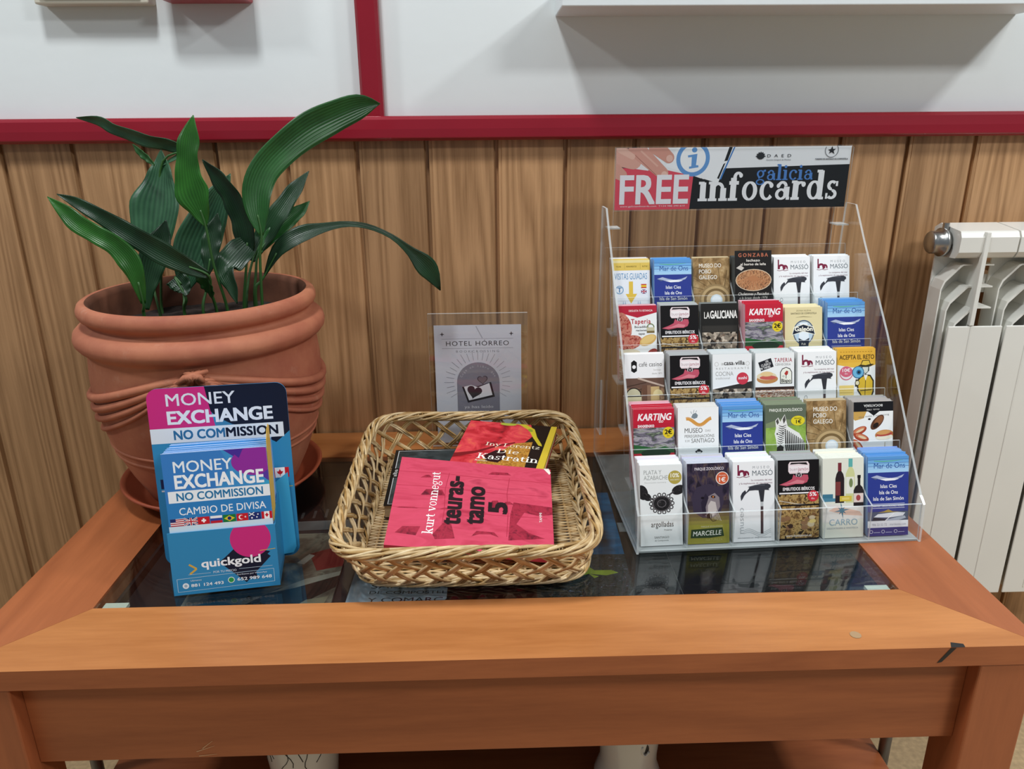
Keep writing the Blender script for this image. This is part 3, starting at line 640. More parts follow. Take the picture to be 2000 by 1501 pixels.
for sgn in (-1, 1):
    for k in range(5):
        e = bow_o + tx * (sgn * (.030 + .006 * k)) + zz * (-.008 - .007 * k) - nx_ * .006
        b.tube([bow_o + nx_ * .003, bow_o + (e - bow_o) * .5 + nx_ * .005, e], [.004, .0036, .002], 8)
b.build('bow', M['terracotta'], pot, smooth=True)
b = MB(); g = 40; rnd = random.Random(3); vs = [(0, 0, .251 - ZB)]
for j in range(1, 13):
    for i in range(g): r = .1385 * j / 12; a = 2 * math.pi * i / g; vs.append((r * math.cos(a), r * math.sin(a), .251 - ZB + rnd.uniform(-.003, .004)))
fs = [(0, 1 + i, 1 + (i + 1) % g) for i in range(g)]
for j in range(11): fs += [(1 + j * g + i, 1 + (j + 1) * g + i, 1 + (j + 1) * g + (i + 1) % g, 1 + j * g + (i + 1) % g) for i in range(g)]
b.add(vs, fs); b.build('soil', M['soil'], plant)

def leaf_mat(name, c0, c1, under):
    m, nt, bs = new_mat(name); L = nt.links
    uv = N(nt, 'ShaderNodeUVMap'); uv.uv_map = 'UVMap'; sp = N(nt, 'ShaderNodeSeparateXYZ'); L.new(uv.outputs[0], sp.inputs[0])
    mu = N(nt, 'ShaderNodeMath', operation='MULTIPLY'); L.new(sp.outputs['X'], mu.inputs[0]); mu.inputs[1].default_value = 70.0
    sn = N(nt, 'ShaderNodeMath', operation='SINE'); L.new(mu.outputs[0], sn.inputs[0])
    tc = N(nt, 'ShaderNodeTexCoord'); no = N(nt, 'ShaderNodeTexNoise', Scale=22.0, Detail=3.0); L.new(tc.outputs['Object'], no.inputs['Vector'])
    ma = N(nt, 'ShaderNodeMath', operation='MULTIPLY_ADD'); L.new(sn.outputs[0], ma.inputs[0]); ma.inputs[1].default_value = 0.10; L.new(no.outputs['Fac'], ma.inputs[2])
    rp = N(nt, 'ShaderNodeValToRGB'); L.new(ma.outputs[0], rp.inputs[0]); e = rp.color_ramp.elements; e[0].position = .3; e[1].position = .75; e[0].color = (*lin(c0), 1); e[1].color = (*lin(c1), 1)
    L.new(rp.outputs[0], bs.inputs['Base Color']); bs.inputs['Roughness'].default_value = 0.36
    bp = N(nt, 'ShaderNodeBump', Strength=0.25, Distance=0.0006); L.new(sn.outputs[0], bp.inputs['Height']); L.new(bp.outputs[0], bs.inputs['Normal'])
    tr = N(nt, 'ShaderNodeBsdfTranslucent'); tr.inputs[0].default_value = (*lin(under), 1)
    mx = N(nt, 'ShaderNodeMixShader'); mx.inputs[0].default_value = 0.22; L.new(bs.outputs[0], mx.inputs[1]); L.new(tr.outputs[0], mx.inputs[2]); L.new(mx.outputs[0], nt.nodes['Material Output'].inputs[0])
    return m
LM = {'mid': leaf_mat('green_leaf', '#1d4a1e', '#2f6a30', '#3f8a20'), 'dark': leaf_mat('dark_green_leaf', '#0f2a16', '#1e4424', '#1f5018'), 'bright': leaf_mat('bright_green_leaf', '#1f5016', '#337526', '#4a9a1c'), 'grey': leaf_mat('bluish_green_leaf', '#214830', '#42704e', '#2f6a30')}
stalk_m = simple('green_leaf_stalk', '#2a5420', 0.5, var=.15, vscale=30)
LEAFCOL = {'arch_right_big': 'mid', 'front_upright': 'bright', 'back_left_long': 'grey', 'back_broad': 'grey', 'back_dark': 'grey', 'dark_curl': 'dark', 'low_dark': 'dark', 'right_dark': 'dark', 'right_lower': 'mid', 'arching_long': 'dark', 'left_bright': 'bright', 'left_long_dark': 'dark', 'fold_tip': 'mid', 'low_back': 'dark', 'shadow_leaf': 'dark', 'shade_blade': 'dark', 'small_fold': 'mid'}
LEAVES=[
('arch_right_big',-18,[(-305,-235,381,2.3),(-308,-232,408,13.6),(-308,-225,437,18.4),(-297,-215,465,19.2),(-273,-200,491,20.1),(-242,-180,515,22.0),(-211,-160,531,20.7),(-178,-140,544,15.9),(-152,-120,547,0.3)],[(-315,-235,283),(-310,-236,353)]),
('front_upright',8,[(-367,-262,397,1.5),(-371,-262,418,14.2),(-377,-260,440,23.0),(-380,-258,463,17.0),(-379,-256,485,13.9),(-375,-252,507,12.9),(-369,-248,533,0.3)],[(-358,-250,288),(-365,-258,346)]),
('back_left_long',30,[(-471,-118,466,1.1),(-436,-115,485,5.3),(-456,-112,494,9.9),(-488,-110,501,10.5),(-532,-95,514,10.0),(-563,-85,527,8.5),(-603,-70,532,0.4)],[(-499,-125,267),(-489,-112,362)]),
('back_broad',15,[(-495,-150,314,3.5),(-491,-145,340,19.1),(-485,-140,373,32.8),(-478,-130,411,39.6),(-473,-120,445,24.1),(-471,-115,467,13.7),(-471,-110,488,0.3)],[(-484,-170,267),(-491,-160,292)]),
('back_dark',-20,[(-446,-165,293,5.3),(-436,-160,325,21.3),(-426,-150,354,30.1),(-410,-140,388,26.6),(-392,-130,423,16.8),(-373,-120,454,0.4)],[(-444,-180,269),(-446,-170,280)]),
('dark_curl',25,[(-335,-215,344,2.8),(-331,-215,369,16.5),(-333,-212,393,18.1),(-341,-208,417,17.2),(-351,-205,438,15.7),(-367,-200,458,11.9),(-384,-195,477,0.7)],[(-346,-215,282),(-340,-215,318)]),
('low_dark',-15,[(-323,-200,376,4.9),(-335,-220,362,17.8),(-346,-240,348,19.2),(-352,-250,338,15.1),(-343,-262,318,9.5),(-337,-270,297,0.6)],None),
('right_dark',20,[(-335,-190,339,3.4),(-322,-182,364,12.9),(-306,-175,388,15.1),(-289,-165,412,13.8),(-271,-155,437,10.0),(-255,-145,458,0.3)],[(-345,-210,278),(-342,-200,309)]),
('right_lower',20,[(-326,-190,349,1.7),(-312,-182,367,9.5),(-298,-175,380,10.7),(-283,-165,393,10.8),(-269,-155,405,8.4),(-257,-148,417,0.3)],[(-335,-200,289),(-331,-195,321)]),
('arching_long',25,[(-314,-210,323,1.8),(-296,-205,353,8.8),(-280,-200,367,12.7),(-259,-190,377,11.7),(-235,-180,383,7.1),(-205,-165,386,4.3),(-175,-150,380,3.7),(-144,-140,364,3.7),(-120,-130,341,7.2),(-102,-125,321,15.3),(-91,-120,306,13.5),(-78,-115,278,0.6)],[(-328,-215,302),(-321,-212,314)]),
('left_bright',-12,[(-441,-310,308,2.7),(-442,-312,336,8.6),(-448,-312,362,13.5),(-464,-310,382,12.2),(-485,-308,395,11.3),(-505,-305,407,11.3),(-520,-302,421,9.2),(-541,-298,440,0.3)],[(-445,-305,291),(-443,-308,300)]),
('left_long_dark',-10,[(-362,-290,339,4.5),(-383,-295,351,10.4),(-408,-300,368,14.0),(-433,-302,385,13.1),(-458,-302,402,11.6),(-483,-302,419,8.9),(-507,-300,433,6.4),(-529,-298,443,0.3)],[(-368,-262,286),(-367,-276,315)]),
('fold_tip',-25,[(-374,-285,342,9.8),(-370,-280,326,9.9),(-368,-275,314,6.7),(-370,-270,305,0.5)],None),
('low_back',10,[(-442,-200,320,14.7),(-432,-205,311,13.9),(-426,-210,302,8.2),(-425,-215,297,0.7)],[(-436,-200,274),(-426,-212,293)]),
('shadow_leaf',0,[(-487,-200,274,2.3),(-485,-195,303,12.2),(-478,-190,328,17.8),(-468,-185,353,19.4),(-459,-180,375,12.9),(-452,-175,396,0.3)],None),
('shade_blade',10,[(-401,-185,320,2.3),(-397,-180,342,11.6),(-394,-172,363,14.1),(-389,-165,385,9.9),(-385,-160,403,0.3)],[(-409,-200,277),(-405,-190,298)]),
('small_fold',20,[(-467,-150,468,1.4),(-477,-145,477,5.1),(-489,-140,486,5.1),(-499,-135,496,0.5)],None),
]
LEAFLAB = {'arch_right_big': 'large bright leaf arching up towards the red rail', 'front_upright': 'upright pointed leaf in front of the others', 'back_left_long': 'long leaf crossing the red rail', 'arching_long': 'long leaf arching down over the panelling', 'left_bright': 'light green leaf reaching out over the pot rim', 'left_long_dark': 'dark folded leaf lying over the light one', 'back_broad': 'broad bluish leaf at the back'}
for nm, tw, rows, stk in LEAVES:
    NS = 30; q = smooth_path([tuple(v / 1000 for v in r[:3]) + (r[3] / 1000,) for r in rows], NS); K = 9
    mb = MB(); mb.uv = []; vs = []
    for i, (x, y, z, hw) in enumerate(q):
        a = Vector(q[max(i - 1, 0)][:3]); c = Vector(q[min(i + 1, NS)][:3]); t = (c - a).normalized()
        n0 = Vector((0, -1, 0)); n0 = (n0 - t * n0.dot(t)).normalized(); side = t.cross(n0).normalized()
        ca, sa = math.cos(R_(tw)), math.sin(R_(tw)); s2 = side * ca + n0 * sa; n2 = n0 * ca - side * sa
        hw = max(hw, .0003)
        for k in range(K):
            u = -1 + 2 * k / (K - 1); wv = .0012 * math.sin(i * .9 + (2 if u > 0 else 0)) * abs(u) ** 2 * min(1, hw / .01)
            p = Vector((x, y, z)) + s2 * (u * hw) + n2 * (-(abs(u) ** 1.4) * hw * -.26 + wv)
            vs.append((p.x - PCX, p.y - PCY, p.z - ZB)); mb.uv.append((k / (K - 1), i / NS))
    mb.add(vs, [(i * K + k, i * K + k + 1, (i + 1) * K + k + 1, (i + 1) * K + k) for i in range(NS) for k in range(K - 1)])
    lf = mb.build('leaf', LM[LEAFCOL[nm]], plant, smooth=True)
    if nm in LEAFLAB: lf['label'] = LEAFLAB[nm]
    so = lf.modifiers.new('thickness', 'SOLIDIFY'); so.thickness = .0006
    if stk:
        pts = [tuple(v / 1000 for v in r) for r in stk] + [tuple(v / 1000 for v in rows[0][:3]), tuple(v / 1000 for v in rows[1][:3])]
        b0 = pts[0]; d_ = Vector((b0[0] - PCX, b0[1] - PCY, 0)); d_ = d_ * min(1, .13 / max(d_.length, 1e-6))
        pts = [(PCX + d_.x * .97, PCY + d_.y * .97, .240)] + pts
        pts = smooth_path(pts, 18); mb = MB(); mb.tube([(x - PCX, y - PCY, z - ZB) for x, y, z in pts], [.0024 - .0010 * i / 18 for i in range(19)], 8); mb.build('stalk', stalk_m, lf, smooth=True)

# ------------------------------------------------------------------ wicker basket
def wicker():
    m, nt, bs = new_mat('split_willow'); L = nt.links
    a = N(nt, 'ShaderNodeAttribute', attribute_name='Col'); tc = N(nt, 'ShaderNodeTexCoord'); no = N(nt, 'ShaderNodeTexNoise', Scale=70.0, Detail=4.0); L.new(tc.outputs['Object'], no.inputs['Vector'])
    rp = N(nt, 'ShaderNodeValToRGB'); L.new(no.outputs['Fac'], rp.inputs[0]); e = rp.color_ramp.elements; e[0].position = .3; e[1].position = .7; e[0].color = (.62, .56, .48, 1); e[1].color = (1, 1, 1, 1)
    mx = N(nt, 'ShaderNodeMixRGB', blend_type='MULTIPLY'); mx.inputs['Fac'].default_value = 1.0; L.new(a.outputs['Color'], mx.inputs['Color1']); L.new(rp.outputs[0], mx.inputs['Color2']); L.new(mx.outputs[0], bs.inputs['Base Color'])
    bs.inputs['Roughness'].default_value = .45; return m
M['wicker'] = wicker()
STRAW = [lin(c) for c in ('#e2c796', '#d6b886', '#c9a56e', '#ead3a8', '#bb965c', '#dcc08e')]
BC0, BA0 = (-.028, -.306), (.144, .182)          # foot centre and half sizes
BC1, BA1 = (-.034, -.327), (.156, .204)          # rim
def rr_table(n=800, cr=.42):
    pts = []
    for i in range(n):
        a = 2 * math.pi * i / n; c, s_ = math.cos(a), math.sin(a); e = 2 / 7.0
        pts.append((math.copysign(abs(c) ** e, c), math.copysign(abs(s_) ** e, s_)))
    return pts
_rt = rr_table(); _len = [0.0]
for i in range(len(_rt)): a, c = _rt[i], _rt[(i + 1) % len(_rt)]; _len.append(_len[-1] + math.hypot((c[0] - a[0]) * .15, (c[1] - a[1]) * .186))
def rr(s):
    s = (s % 1.0) * _len[-1]; lo, hi = 0, len(_rt)
    while hi - lo > 1:
        md = (lo + hi) // 2
        if _len[md] <= s: lo = md
        else: hi = md
    a, c = _rt[lo], _rt[(lo + 1) % len(_rt)]; u = (s - _len[lo]) / max(1e-9, _len[lo + 1] - _len[lo]); return a[0] + (c[0] - a[0]) * u, a[1] + (c[1] - a[1]) * u
BH = .066
def wall_pt(s, t, off=0.0):
    x, y = rr(s); tt = max(0.0, t) ** 0.85; ax = BA0[0] + (BA1[0] - BA0[0]) * tt; ay = BA0[1] + (BA1[1] - BA0[1]) * tt
    cx = BC0[0] + (BC1[0] - BC0[0]) * t; cy = BC0[1] + (BC1[1] - BC0[1]) * t
    l = math.hypot(x / ax, y / ay); nx, ny = x / ax / l, y / ay / l
    back = max(0, y) * .006 * t                                          # the far side stands a touch higher
    return Vector((cx + ax * x + nx * off, cy + ay * y + ny * off, .004 + BH * t + back + .002 * math.sin(2 * math.pi * s * 3) * t))
bz = (-.03, -.327, 0.0)
bas = thing('wicker_basket', 'rectangular woven willow basket holding three paperbacks on the glass table top', 'basket', bz)
rnd = random.Random(11)
mb = MB(); NBL = 37; shift = .058
for fam in (1, -1):
    for k in range(NBL):
        s0 = (k + (0.25 if fam > 0 else 0.0)) / NBL
        for j in (-1, 0, 1):
            col = rnd.choice(STRAW); jit = rnd.uniform(-.0008, .0008); pts = []
            for i in range(15):
                t = -.02 + 1.08 * i / 14; ds = shift * fam * (t - .5)
                off = fam * .0022 * math.cos(math.pi * t * 4.2) + .001 * rnd.uniform(-.5, .5)
                pts.append(wall_pt(s0 + ds + (j * .0031 + jit) / _len[-1] / 1.0, t, off))
            mb.tube(pts, .00155, 6, col=col, cap=False)
mb.build('lattice_side', M['wicker'], bas, smooth=True, cols=True, base=bz)
def twisted(name, t, nst, turns, rw, rh, rs, seed, dz=0.0):
    r2 = random.Random(seed); mb = MB(); NP = 420
    for j in range(nst):
        ph = 2 * math.pi * j / nst + r2.uniform(-.2, .2); col = r2.choice(STRAW); pts = []
        for i in range(NP):
            s = i / NP; a = ph + 2 * math.pi * turns * s + .5 * math.sin(2 * math.pi * s * 9 + j * 2.1)
            p = wall_pt(s, t, rw * math.cos(a)); pts.append((p.x, p.y, p.z + rh * math.sin(a) + dz))
        mb.tube(pts, rs, 6, closed=True, col=col)
    return mb.build(name, M['wicker'], bas, smooth=True, cols=True, base=bz)
twisted('rim', 1.0, 15, 8, .0070, .0058, .0018, 5, .000)
twisted('foot_border', .0, 11, 9, .0050, .0040, .0016, 8, .0016)
mb = MB()
for k in range(96):
    y = BC0[1] - BA0[1] * .97 + 2 * BA0[1] * .97 * k / 95; yy = (y - BC0[1]) / BA0[1]; hw = BA0[0] * (1 - abs(yy) ** 7) ** (1 / 7) * .985
    if hw > .02: mb.tube([(BC0[0] - hw + 2 * hw * i / 16, y, .0045 + .0012 * math.cos(math.pi * i + math.pi * k)) for i in range(17)], .0016, 6, col=rnd.choice(STRAW), cap=False)
for k in range(9):
    x = BC0[0] + BA0[0] * (-.88 + .22 * k); mb.tube([(x, BC0[1] - BA0[1] * .9, .0046), (x, BC0[1] + BA0[1] * .9, .0046)], .0019, 6, col=STRAW[2])
mb.build('woven_base', M['wicker'], bas, smooth=True, cols=True, base=bz)

# ------------------------------------------------------------------ books in the basket
def ortho(x, y):
    x = Vector(x).normalized(); y = Vector(y); y = (y - x * y.dot(x)).normalized(); return x, y, x.cross(y)
def paperback(pr, t, label, tl, xd, yd, spine, page, spinecol, edge_cols=None, curl=False):
    """pr is the front as seen; tl its corner at x=0,y=h on top of the book; spine on side 'l','r' or 'b'"""
    w, h = pr.w / 1000, pr.h / 1000; x, y, z = ortho(xd, yd); o = Vector(tl) - y * h - z * t
    bk = thing('paperback', label, 'book', mw=frame((o.x, o.y, o.z + TZ), x, y, z)); i_ = .0012; c_ = .0006
    mb = MB(); mb.box(0, w, 0, h, t - c_, t, 0, pr.paper); mb.box(0, w, 0, h, 0, c_, 0, pr.paper)
    if spine == 'l': mb.box(0, c_, 0, h, c_, t - c_, 0, lin(spinecol))
    elif spine == 'b': mb.box(0, w, 0, c_, c_, t - c_, 0, lin(spinecol))
    pr.spread(mb, fn=lambda a, c, l: (a / 1000, c / 1000, t + l + .00001))
    if curl:
        mb.add([(w - .010, h, t + .0004), (w - .003, h - .002, t + .003), (w, h - .008, t + .0006), (w - .002, h - .012, t + .0004)], [(0, 3, 2, 1)], 0, lin('#ece4d8'))
    mb.build('cover', [M['print']] + [PH[k] for k in PHK], bk, cols=True)
    pb = MB(); x0, x1, y0, y1 = (c_ if spine == 'l' else i_), w - i_, (c_ if spine == 'b' else i_), h - i_
    n_ = max(6, int(t / .0012))
    for k in range(n_):
        a, c = c_ + (t - 2 * c_) * k / n_, c_ + (t - 2 * c_) * (k + 1) / n_; e = .0003 * (k % 2); cl = lin(page)
        if edge_cols and k >= n_ * edge_cols[1]: cl = lin(edge_cols[0])
        pb.box(x0, x1 - e, y0 + (0 if spine == 'b' else e), y1 - e, a, c, 0, cl)
    pb.build('page_block', M['print'], bk, cols=True)
    return bk
# black book
p = Print(122, 186, '#131415'); p.rect(5, 4, 118, 182, '#d8dadb'); p.rect(6, 5, 117, 181, 'grey_sky'); p.rect(1, 86, 12, 118, '#0d0d0d'); p.text('alba', 9.5, 90, 6, '#d5d5d3', W=24, rot=90)
paperback(p, .0190, 'black covered paperback with a thin white border lying flat in the basket', (-.1560, -.1500, .0285), (1, .02, 0), (-.06, 1, 0), 'r', '#c9b492', '#131415')
# red gown novel
p = Print(139, 182, '#b02832'); p.oy = -24; p.rect(0, 0, 139, 206, 'kastratin_gown')
p.poly([(98, 206), (139, 206), (139, 60), (112, 60), (104, 120), (96, 150), (108, 176)], '#1d120e'); p.poly([(40, 96), (52, 112), (66, 124), (84, 150), (110, 158), (112, 60), (40, 60)], 'kastratin_gold')
p.poly([(46, 112), (60, 128), (74, 128), (80, 112), (70, 96), (52, 98)], '#2a0c0c'); p.poly([(0, 112), (30, 122), (58, 142), (84, 154), (84, 150), (58, 136), (32, 116), (0, 100)], '#7a1219')
p.poly([(50, 206), (80, 204), (98, 190), (108, 170), (120, 150), (126, 148), (124, 154), (114, 172), (106, 194), (90, 206)], '#c9b62e'); p.ell(62, 203, 13, 4, '#a8b03a'); p.ell(100, 190, 5, 3, '#8f9a2c', rot=-45)
p.oy = -24; p.poly([(130, 206), (139, 206), (139, 20), (127, 20)], '#d2b838'); p.text('Iny Lorentz', 40, 139, 9, '#f3ead2', W=84, serif=True, weight=.8); p.text('Die', 62, 121, 11, '#f5efe0', W=34, serif=True, weight=.9); p.text('Kastratin', 36, 103, 14, '#f8f4ea', W=92, serif=True, weight=1.05)
p.text('Roman', 36, 96, 4, '#f0e6d0', W=18)
paperback(p, .0138, 'novel with a red gown and yellow glove on its cover leaning on the basket back', (-.036, -.138, .0725), (.135, -.035, .0), (.030, .107, .0183), 'l', '#e6d8b4', '#8c1a20', ('#d3b62a', .35))
# red novel with turned title
p = Print(207, 168, '#c8425a'); p.rect(0, 0, 207, 168, 'redcover'); p.oy = 10; rnd = random.Random(5)
for (x0, y0, x1, y1) in ((34, 84, 66, 96), (30, 118, 46, 124), (120, 136, 152, 142), (140, 78, 156, 84), (122, 70, 140, 84), (6, 56, 34, 59), (60, 60, 80, 63)): p.poly([(x0, y0), (x0 + 6, y1), (x1 - 5, y1 + 1), (x1, y0 + 2)], 'ruin')
p.poly([(152, 60), (156, 84), (212, 80), (212, 68), (190, 62), (170, 66), (160, 44), (176, 30), (196, 22), (150, 14)], 'ruin'); p.poly([(56, 14), (70, 40), (78, 34), (84, 10), (60, 6)], 'ruin'); p.poly([(10, 12), (18, 24), (40, 26), (36, 10)], 'ruin')
for x in (66, 148): p.line([(x, 20), (x + 1, 60), (x - 1, 100), (x + 2, 132)], .7, '#a82a40')
for y in (58, 100, 128): p.line([(0, y), (60, y + 2), (130, y - 1), (200, y + 1)], .7, '#b83048')
p.poly([(104, 16), (110, 26), (132, 26), (138, 18), (128, 22), (114, 21)], 'ruin')
p.text('kurt vonnegut', 56, 14, 12.5, '#f6f2ee', W=118, rot=90, serif=True)
p.text('teuras-', 88, 34, 25, '#231318', W=92, rot=90, bold=.045); p.text('tamo', 117, 38, 25, '#231318', W=70, rot=90, bold=.045); p.text('5', 147, 62, 23, '#231318', W=18, rot=90, bold=.055)
p.text('TAMMI', 193, 50, 3.4, '#f4ece6', W=18, rot=90)
paperback(p, .008, 'worn red novel with a sideways black title lying in front in the basket', (-.1275, -.301, .0850), (.2055, -.003, -.0225), (.0, .93, .24), 'b', '#e3d9c8', '#c53c52', curl=True)

# ------------------------------------------------------------------ acrylic sign holder by the wall
def plate(mb, pts, fn, t0, t1): mb.prism(pts, fn, t0, t1, 0, 1)
ACR = [M['acrylic'], M['acrylic_edge']]
hb = (-.022, -.075, 0.0)
hold = thing('sign_holder', 'clear acrylic sign holder standing on the table against the panelling behind the basket', 'sign holder', hb)
for dy, nm in ((-.0026, 'front_sheet'), (.0006, 'back_sheet')):
    mb = MB(); plate(mb, [(-.081, .0022), (.079, .0022), (.079, .232), (-.081, .232)], lambda a, c, t: (a, t, c), dy, dy + .002); mb.build(nm, ACR, hold)
mb = MB(); plate(mb, [(-.081, -.022), (.079, -.022), (.079, .036), (-.081, .036)], lambda a, c, t: (a, c, t), .0001, .0021); mb.build('foot', ACR, hold)
p = Print(141, 205, '#dfe0ea')
for sx in (13, 125):
    p.poly([(sx, 194), (sx + 1, 191), (sx + 4, 190), (sx + 1, 189), (sx, 186), (sx - 1, 189), (sx - 4, 190), (sx - 1, 191)], '#4a4650')
p.line([(12, 182), (128, 182)], .5, '#8c8a96'); p.line([(12, 166), (128, 166)], .5, '#8c8a96'); p.text('HOTEL HÓRREO', 70, 170.5, 7.6, '#2c2a34', W=102, align='c', space=1.15, bold=-.004)
p.text('BOOKCROSSING', 70, 159, 3.6, '#86848e', W=70, align='c', space=1.6); p.line([(68, 203), (78, 183)], 1.6, '#b5b5c0')
for k in range(25):
    a = R_(-30 + 10 * k); p.line([(70 + 40 * math.cos(a), 108 + 38 * math.sin(a)), (70 + (53 + 3 * (k % 2)) * math.cos(a), 108 + (52 + 3 * (k % 2)) * math.sin(a))], .55, '#93929e')
p.ell(70, 108, 35, 34, '#93909c', 40); p.rect(35, 50, 105, 108, '#8f8d9b')
for i, ch in enumerate('Coge un libro que'):
    a = R_(158 - 136 * i / 16); p.text(ch, 70 + 28 * math.cos(a), 108 + 26 * math.sin(a), 3.8, '#c9c7d0', rot=math.degrees(a) - 90, align='c')
p.poly([(43, 100), (52, 72), (97, 82), (91, 108), (70, 101)], '#2c2b32'); p.poly([(46, 100), (54, 76), (72, 80), (69, 99), (58, 103)], '#e6e6ec'); p.poly([(72, 80), (93, 85), (88, 106), (70, 99)], '#e9e9ef')
def heart(p, cx, cy, r, c, rot=0):
    q = []
    for i in range(28):
        t = 2 * math.pi * i / 28; x = 16 * math.sin(t) ** 3; y = 13 * math.cos(t) - 5 * math.cos(2 * t) - 2 * math.cos(3 * t) - math.cos(4 * t); a = R_(rot); q.append((cx + r * (x * math.cos(a) - y * math.sin(a)) / 16, cy + r * (x * math.sin(a) + y * math.cos(a)) / 16))
    p.poly(q, c)
heart(p, 63, 91, 12.5, '#33313a', -14); heart(p, 77, 112, 8.5, '#3a3640', 4); heart(p, 77, 112, 7.3, '#7d7078', 4)
p.text('ya has leído', 70, 62, 5, '#dcdbe2', W=48, align='c'); p.text('por otros.', 70, 54, 5, '#dcdbe2', W=38, align='c')
o = sheet(p, .0004, 'paper_sign', mw=Matrix.Translation((-.094, -.0753, .0025 + TZ + .005)))
tag(o, 'white printed sheet with an open book and heart drawing in the clear holder', 'sign')
o.location.y = -.0753

# ------------------------------------------------------------------ money exchange display
BL_, PK_, NV_ = '#3388b8', '#cc2f7c', '#161c30'
da = R_(7.2); du = Vector((math.cos(da), math.sin(da), 0)); dw = Vector((-math.sin(da), math.cos(da), 0)); dz = Vector((0, 0, 1))
dl = R_(8); dup = dz * math.cos(dl) + dw * math.sin(dl); dn = dw * math.cos(dl) - dz * math.sin(dl)
dB = Vector((-.412, -.430, .0005)); dmat = frame((dB.x, dB.y, dB.z + TZ), du, dn, dup)
dis = thing('leaflet_display', 'blue and pink cardboard money exchange leaflet display in front of the plant pot', 'leaflet display', mw=dmat)
def rounded(w, h, r, n=6):
    q = []
    for cx, cy, a0 in ((w - r, h - r, 0), (r, h - r, 90), (r, r, 180), (w - r, r, 270)):
        for i in range(n + 1): a = R_(a0 + 90 * i / n); q.append((cx + r * math.cos(a), cy + r * math.sin(a)))
    return q
p = Print(163, 225, BL_); rd = rounded(163, 225, 13)
p.poly(rd, BL_); p.poly([q for q in [(0, 174), (84, 174), (62, 225), (0, 225)]], PK_)
p.f = [f for f in p.f]
def rc(p, pts, c):                       # ink kept inside the rounded outline
    p.poly(pts, c)
p.n = 0; p.f = []
def clip_to(pts, outline):
    res = list(pts); n = len(outline)
    for i in range(n):
        a, c = outline[i], outline[(i + 1) % n]; out = []
        f = lambda q: (c[0] - a[0]) * (q[1] - a[1]) - (c[1] - a[1]) * (q[0] - a[0])
        for j in range(len(res)):
            u, v = res[j - 1], res[j]; fu, fv = f(u), f(v)
            if (fu >= -1e-9) != (fv >= -1e-9): t = fu / (fu - fv); out.append((u[0] + (v[0] - u[0]) * t, u[1] + (v[1] - u[1]) * t))
            if fv >= -1e-9: out.append(v)
        res = out
        if not res: break
    return res
p.poly(rd, BL_); p.poly(clip_to([(0, 175), (76, 175), (67, 228), (0, 228)], rd), PK_); p.poly(clip_to([(72, 194), (67, 228), (163, 228), (163, 164), (146, 150), (110, 172), (84, 180)], rd), NV_)
p.poly([(76, 182), (86, 182), (98, 175), (77, 175)], '#3d7fa8'); p.rect(0, 157, 156, 175.5, '#dfe6ee')
p.text('MONEY', 22, 203, 14.5, '#dfe3ec', W=80, bold=.01); p.text('EXCHANGE', 22, 180.5, 15.5, '#e4e8f0', W=122, bold=.045)
p.text('NO COM', 27, 161, 11, '#2f6f9e', W=59, bold=.04); p.text('MISSION', 88, 161, 11, NV_, W=61, bold=.04)
p.rect(138, 104, 158, 117, '#c8202c'); p.rect(141, 104, 153, 117, '#f2f2f2'); p.poly([(147, 115), (148.6, 112), (151, 112), (149.5, 109), (147.5, 108), (147.3, 106), (146.7, 106), (146.5, 108), (144.5, 109), (143, 112), (145.4, 112)], '#c8202c')
p.rect(5, 100, 12, 112, '#20264e'); p.rect(5, 96, 12, 98, '#d8d4dc'); p.line([(142, 92), (161, 92)], .8, '#c9b23a')
mb = MB(); mb.prism(rd, lambda a, c, t: (a / 1000, t, c / 1000), 0, .002, 0, None, lin(BL_)); p.spread(mb, fn=lambda a, c, l: (a / 1000, -l - .00001, c / 1000))
mb.build('backboard', M['print'], dis, cols=True)
mb = MB(); mb.prism([(128, 3), (156, 6), (160, 14), (153, 112), (131, 96)], lambda a, c, t: (a / 1000 + (.004 if c > 50 else 0), t, c / 1000), -.0062, -.0052, 0, None, lin('#41a8d4')); mb.build('side_flap', M['print'], dis, cols=True)
# pocket
fo = Vector((.0265, -.0700, -.0094)); FL = R_(1)
p = Print(120, 77, BL_)
p.ell(91, 62, 23, 23, PK_, 40); p.poly([(54, 37), (78, 54), (112, 44), (92, 26), (96, 10), (76, 22)], NV_); p.poly([(54, 36), (82, 8), (112, 38), (84, 62)], NV_); p.ell(91, 62, 23, 23, PK_, 40)
p.line([(20, 37), (28, 31), (20, 25)], 2.2, '#d0a94a'); p.text('quickgold', 34, 32, 9.6, '#f1f5f8', W=66, bold=.03)
p.line([(100, 46), (118, 47)], .7, '#d8b24a'); p.text('POR TU PRECIO', 46, 23.5, 2.6, '#dfe8f0', W=26); p.line([(18, 24.5), (43, 24.5)], .4, '#c3d8e8'); p.line([(75, 26), (113, 26)], .4, '#c3d8e8')
p.line([(5, 20), (114, 22), (114, 6), (5, 4), (5, 20)], .5, '#b8d4e6')
p.ell(14, 11, 3.6, 3.6, '#e6edf2'); p.ell(14, 11, 1.8, 1.8, '#9fb6c4'); p.text('Llámanos', 20, 16, 2, '#dfe8f0', W=12); p.text('881 124 493', 20, 9, 3.6, '#f3f6f8', W=36, bold=.02)
p.ell(65, 13, 3.8, 3.8, '#e8f2ea'); p.ell(65, 13, 3.0, 3.0, '#2e9a4c'); p.text('Escríbenos por WhatsApp', 72, 18, 1.8, '#dfe8f0', W=34); p.text('652 989 648', 72, 11, 3.8, '#f3f6f8', W=39, bold=.02)
fm = Matrix.Translation(fo) @ Matrix.Rotation(R_(2), 4, 'Z')
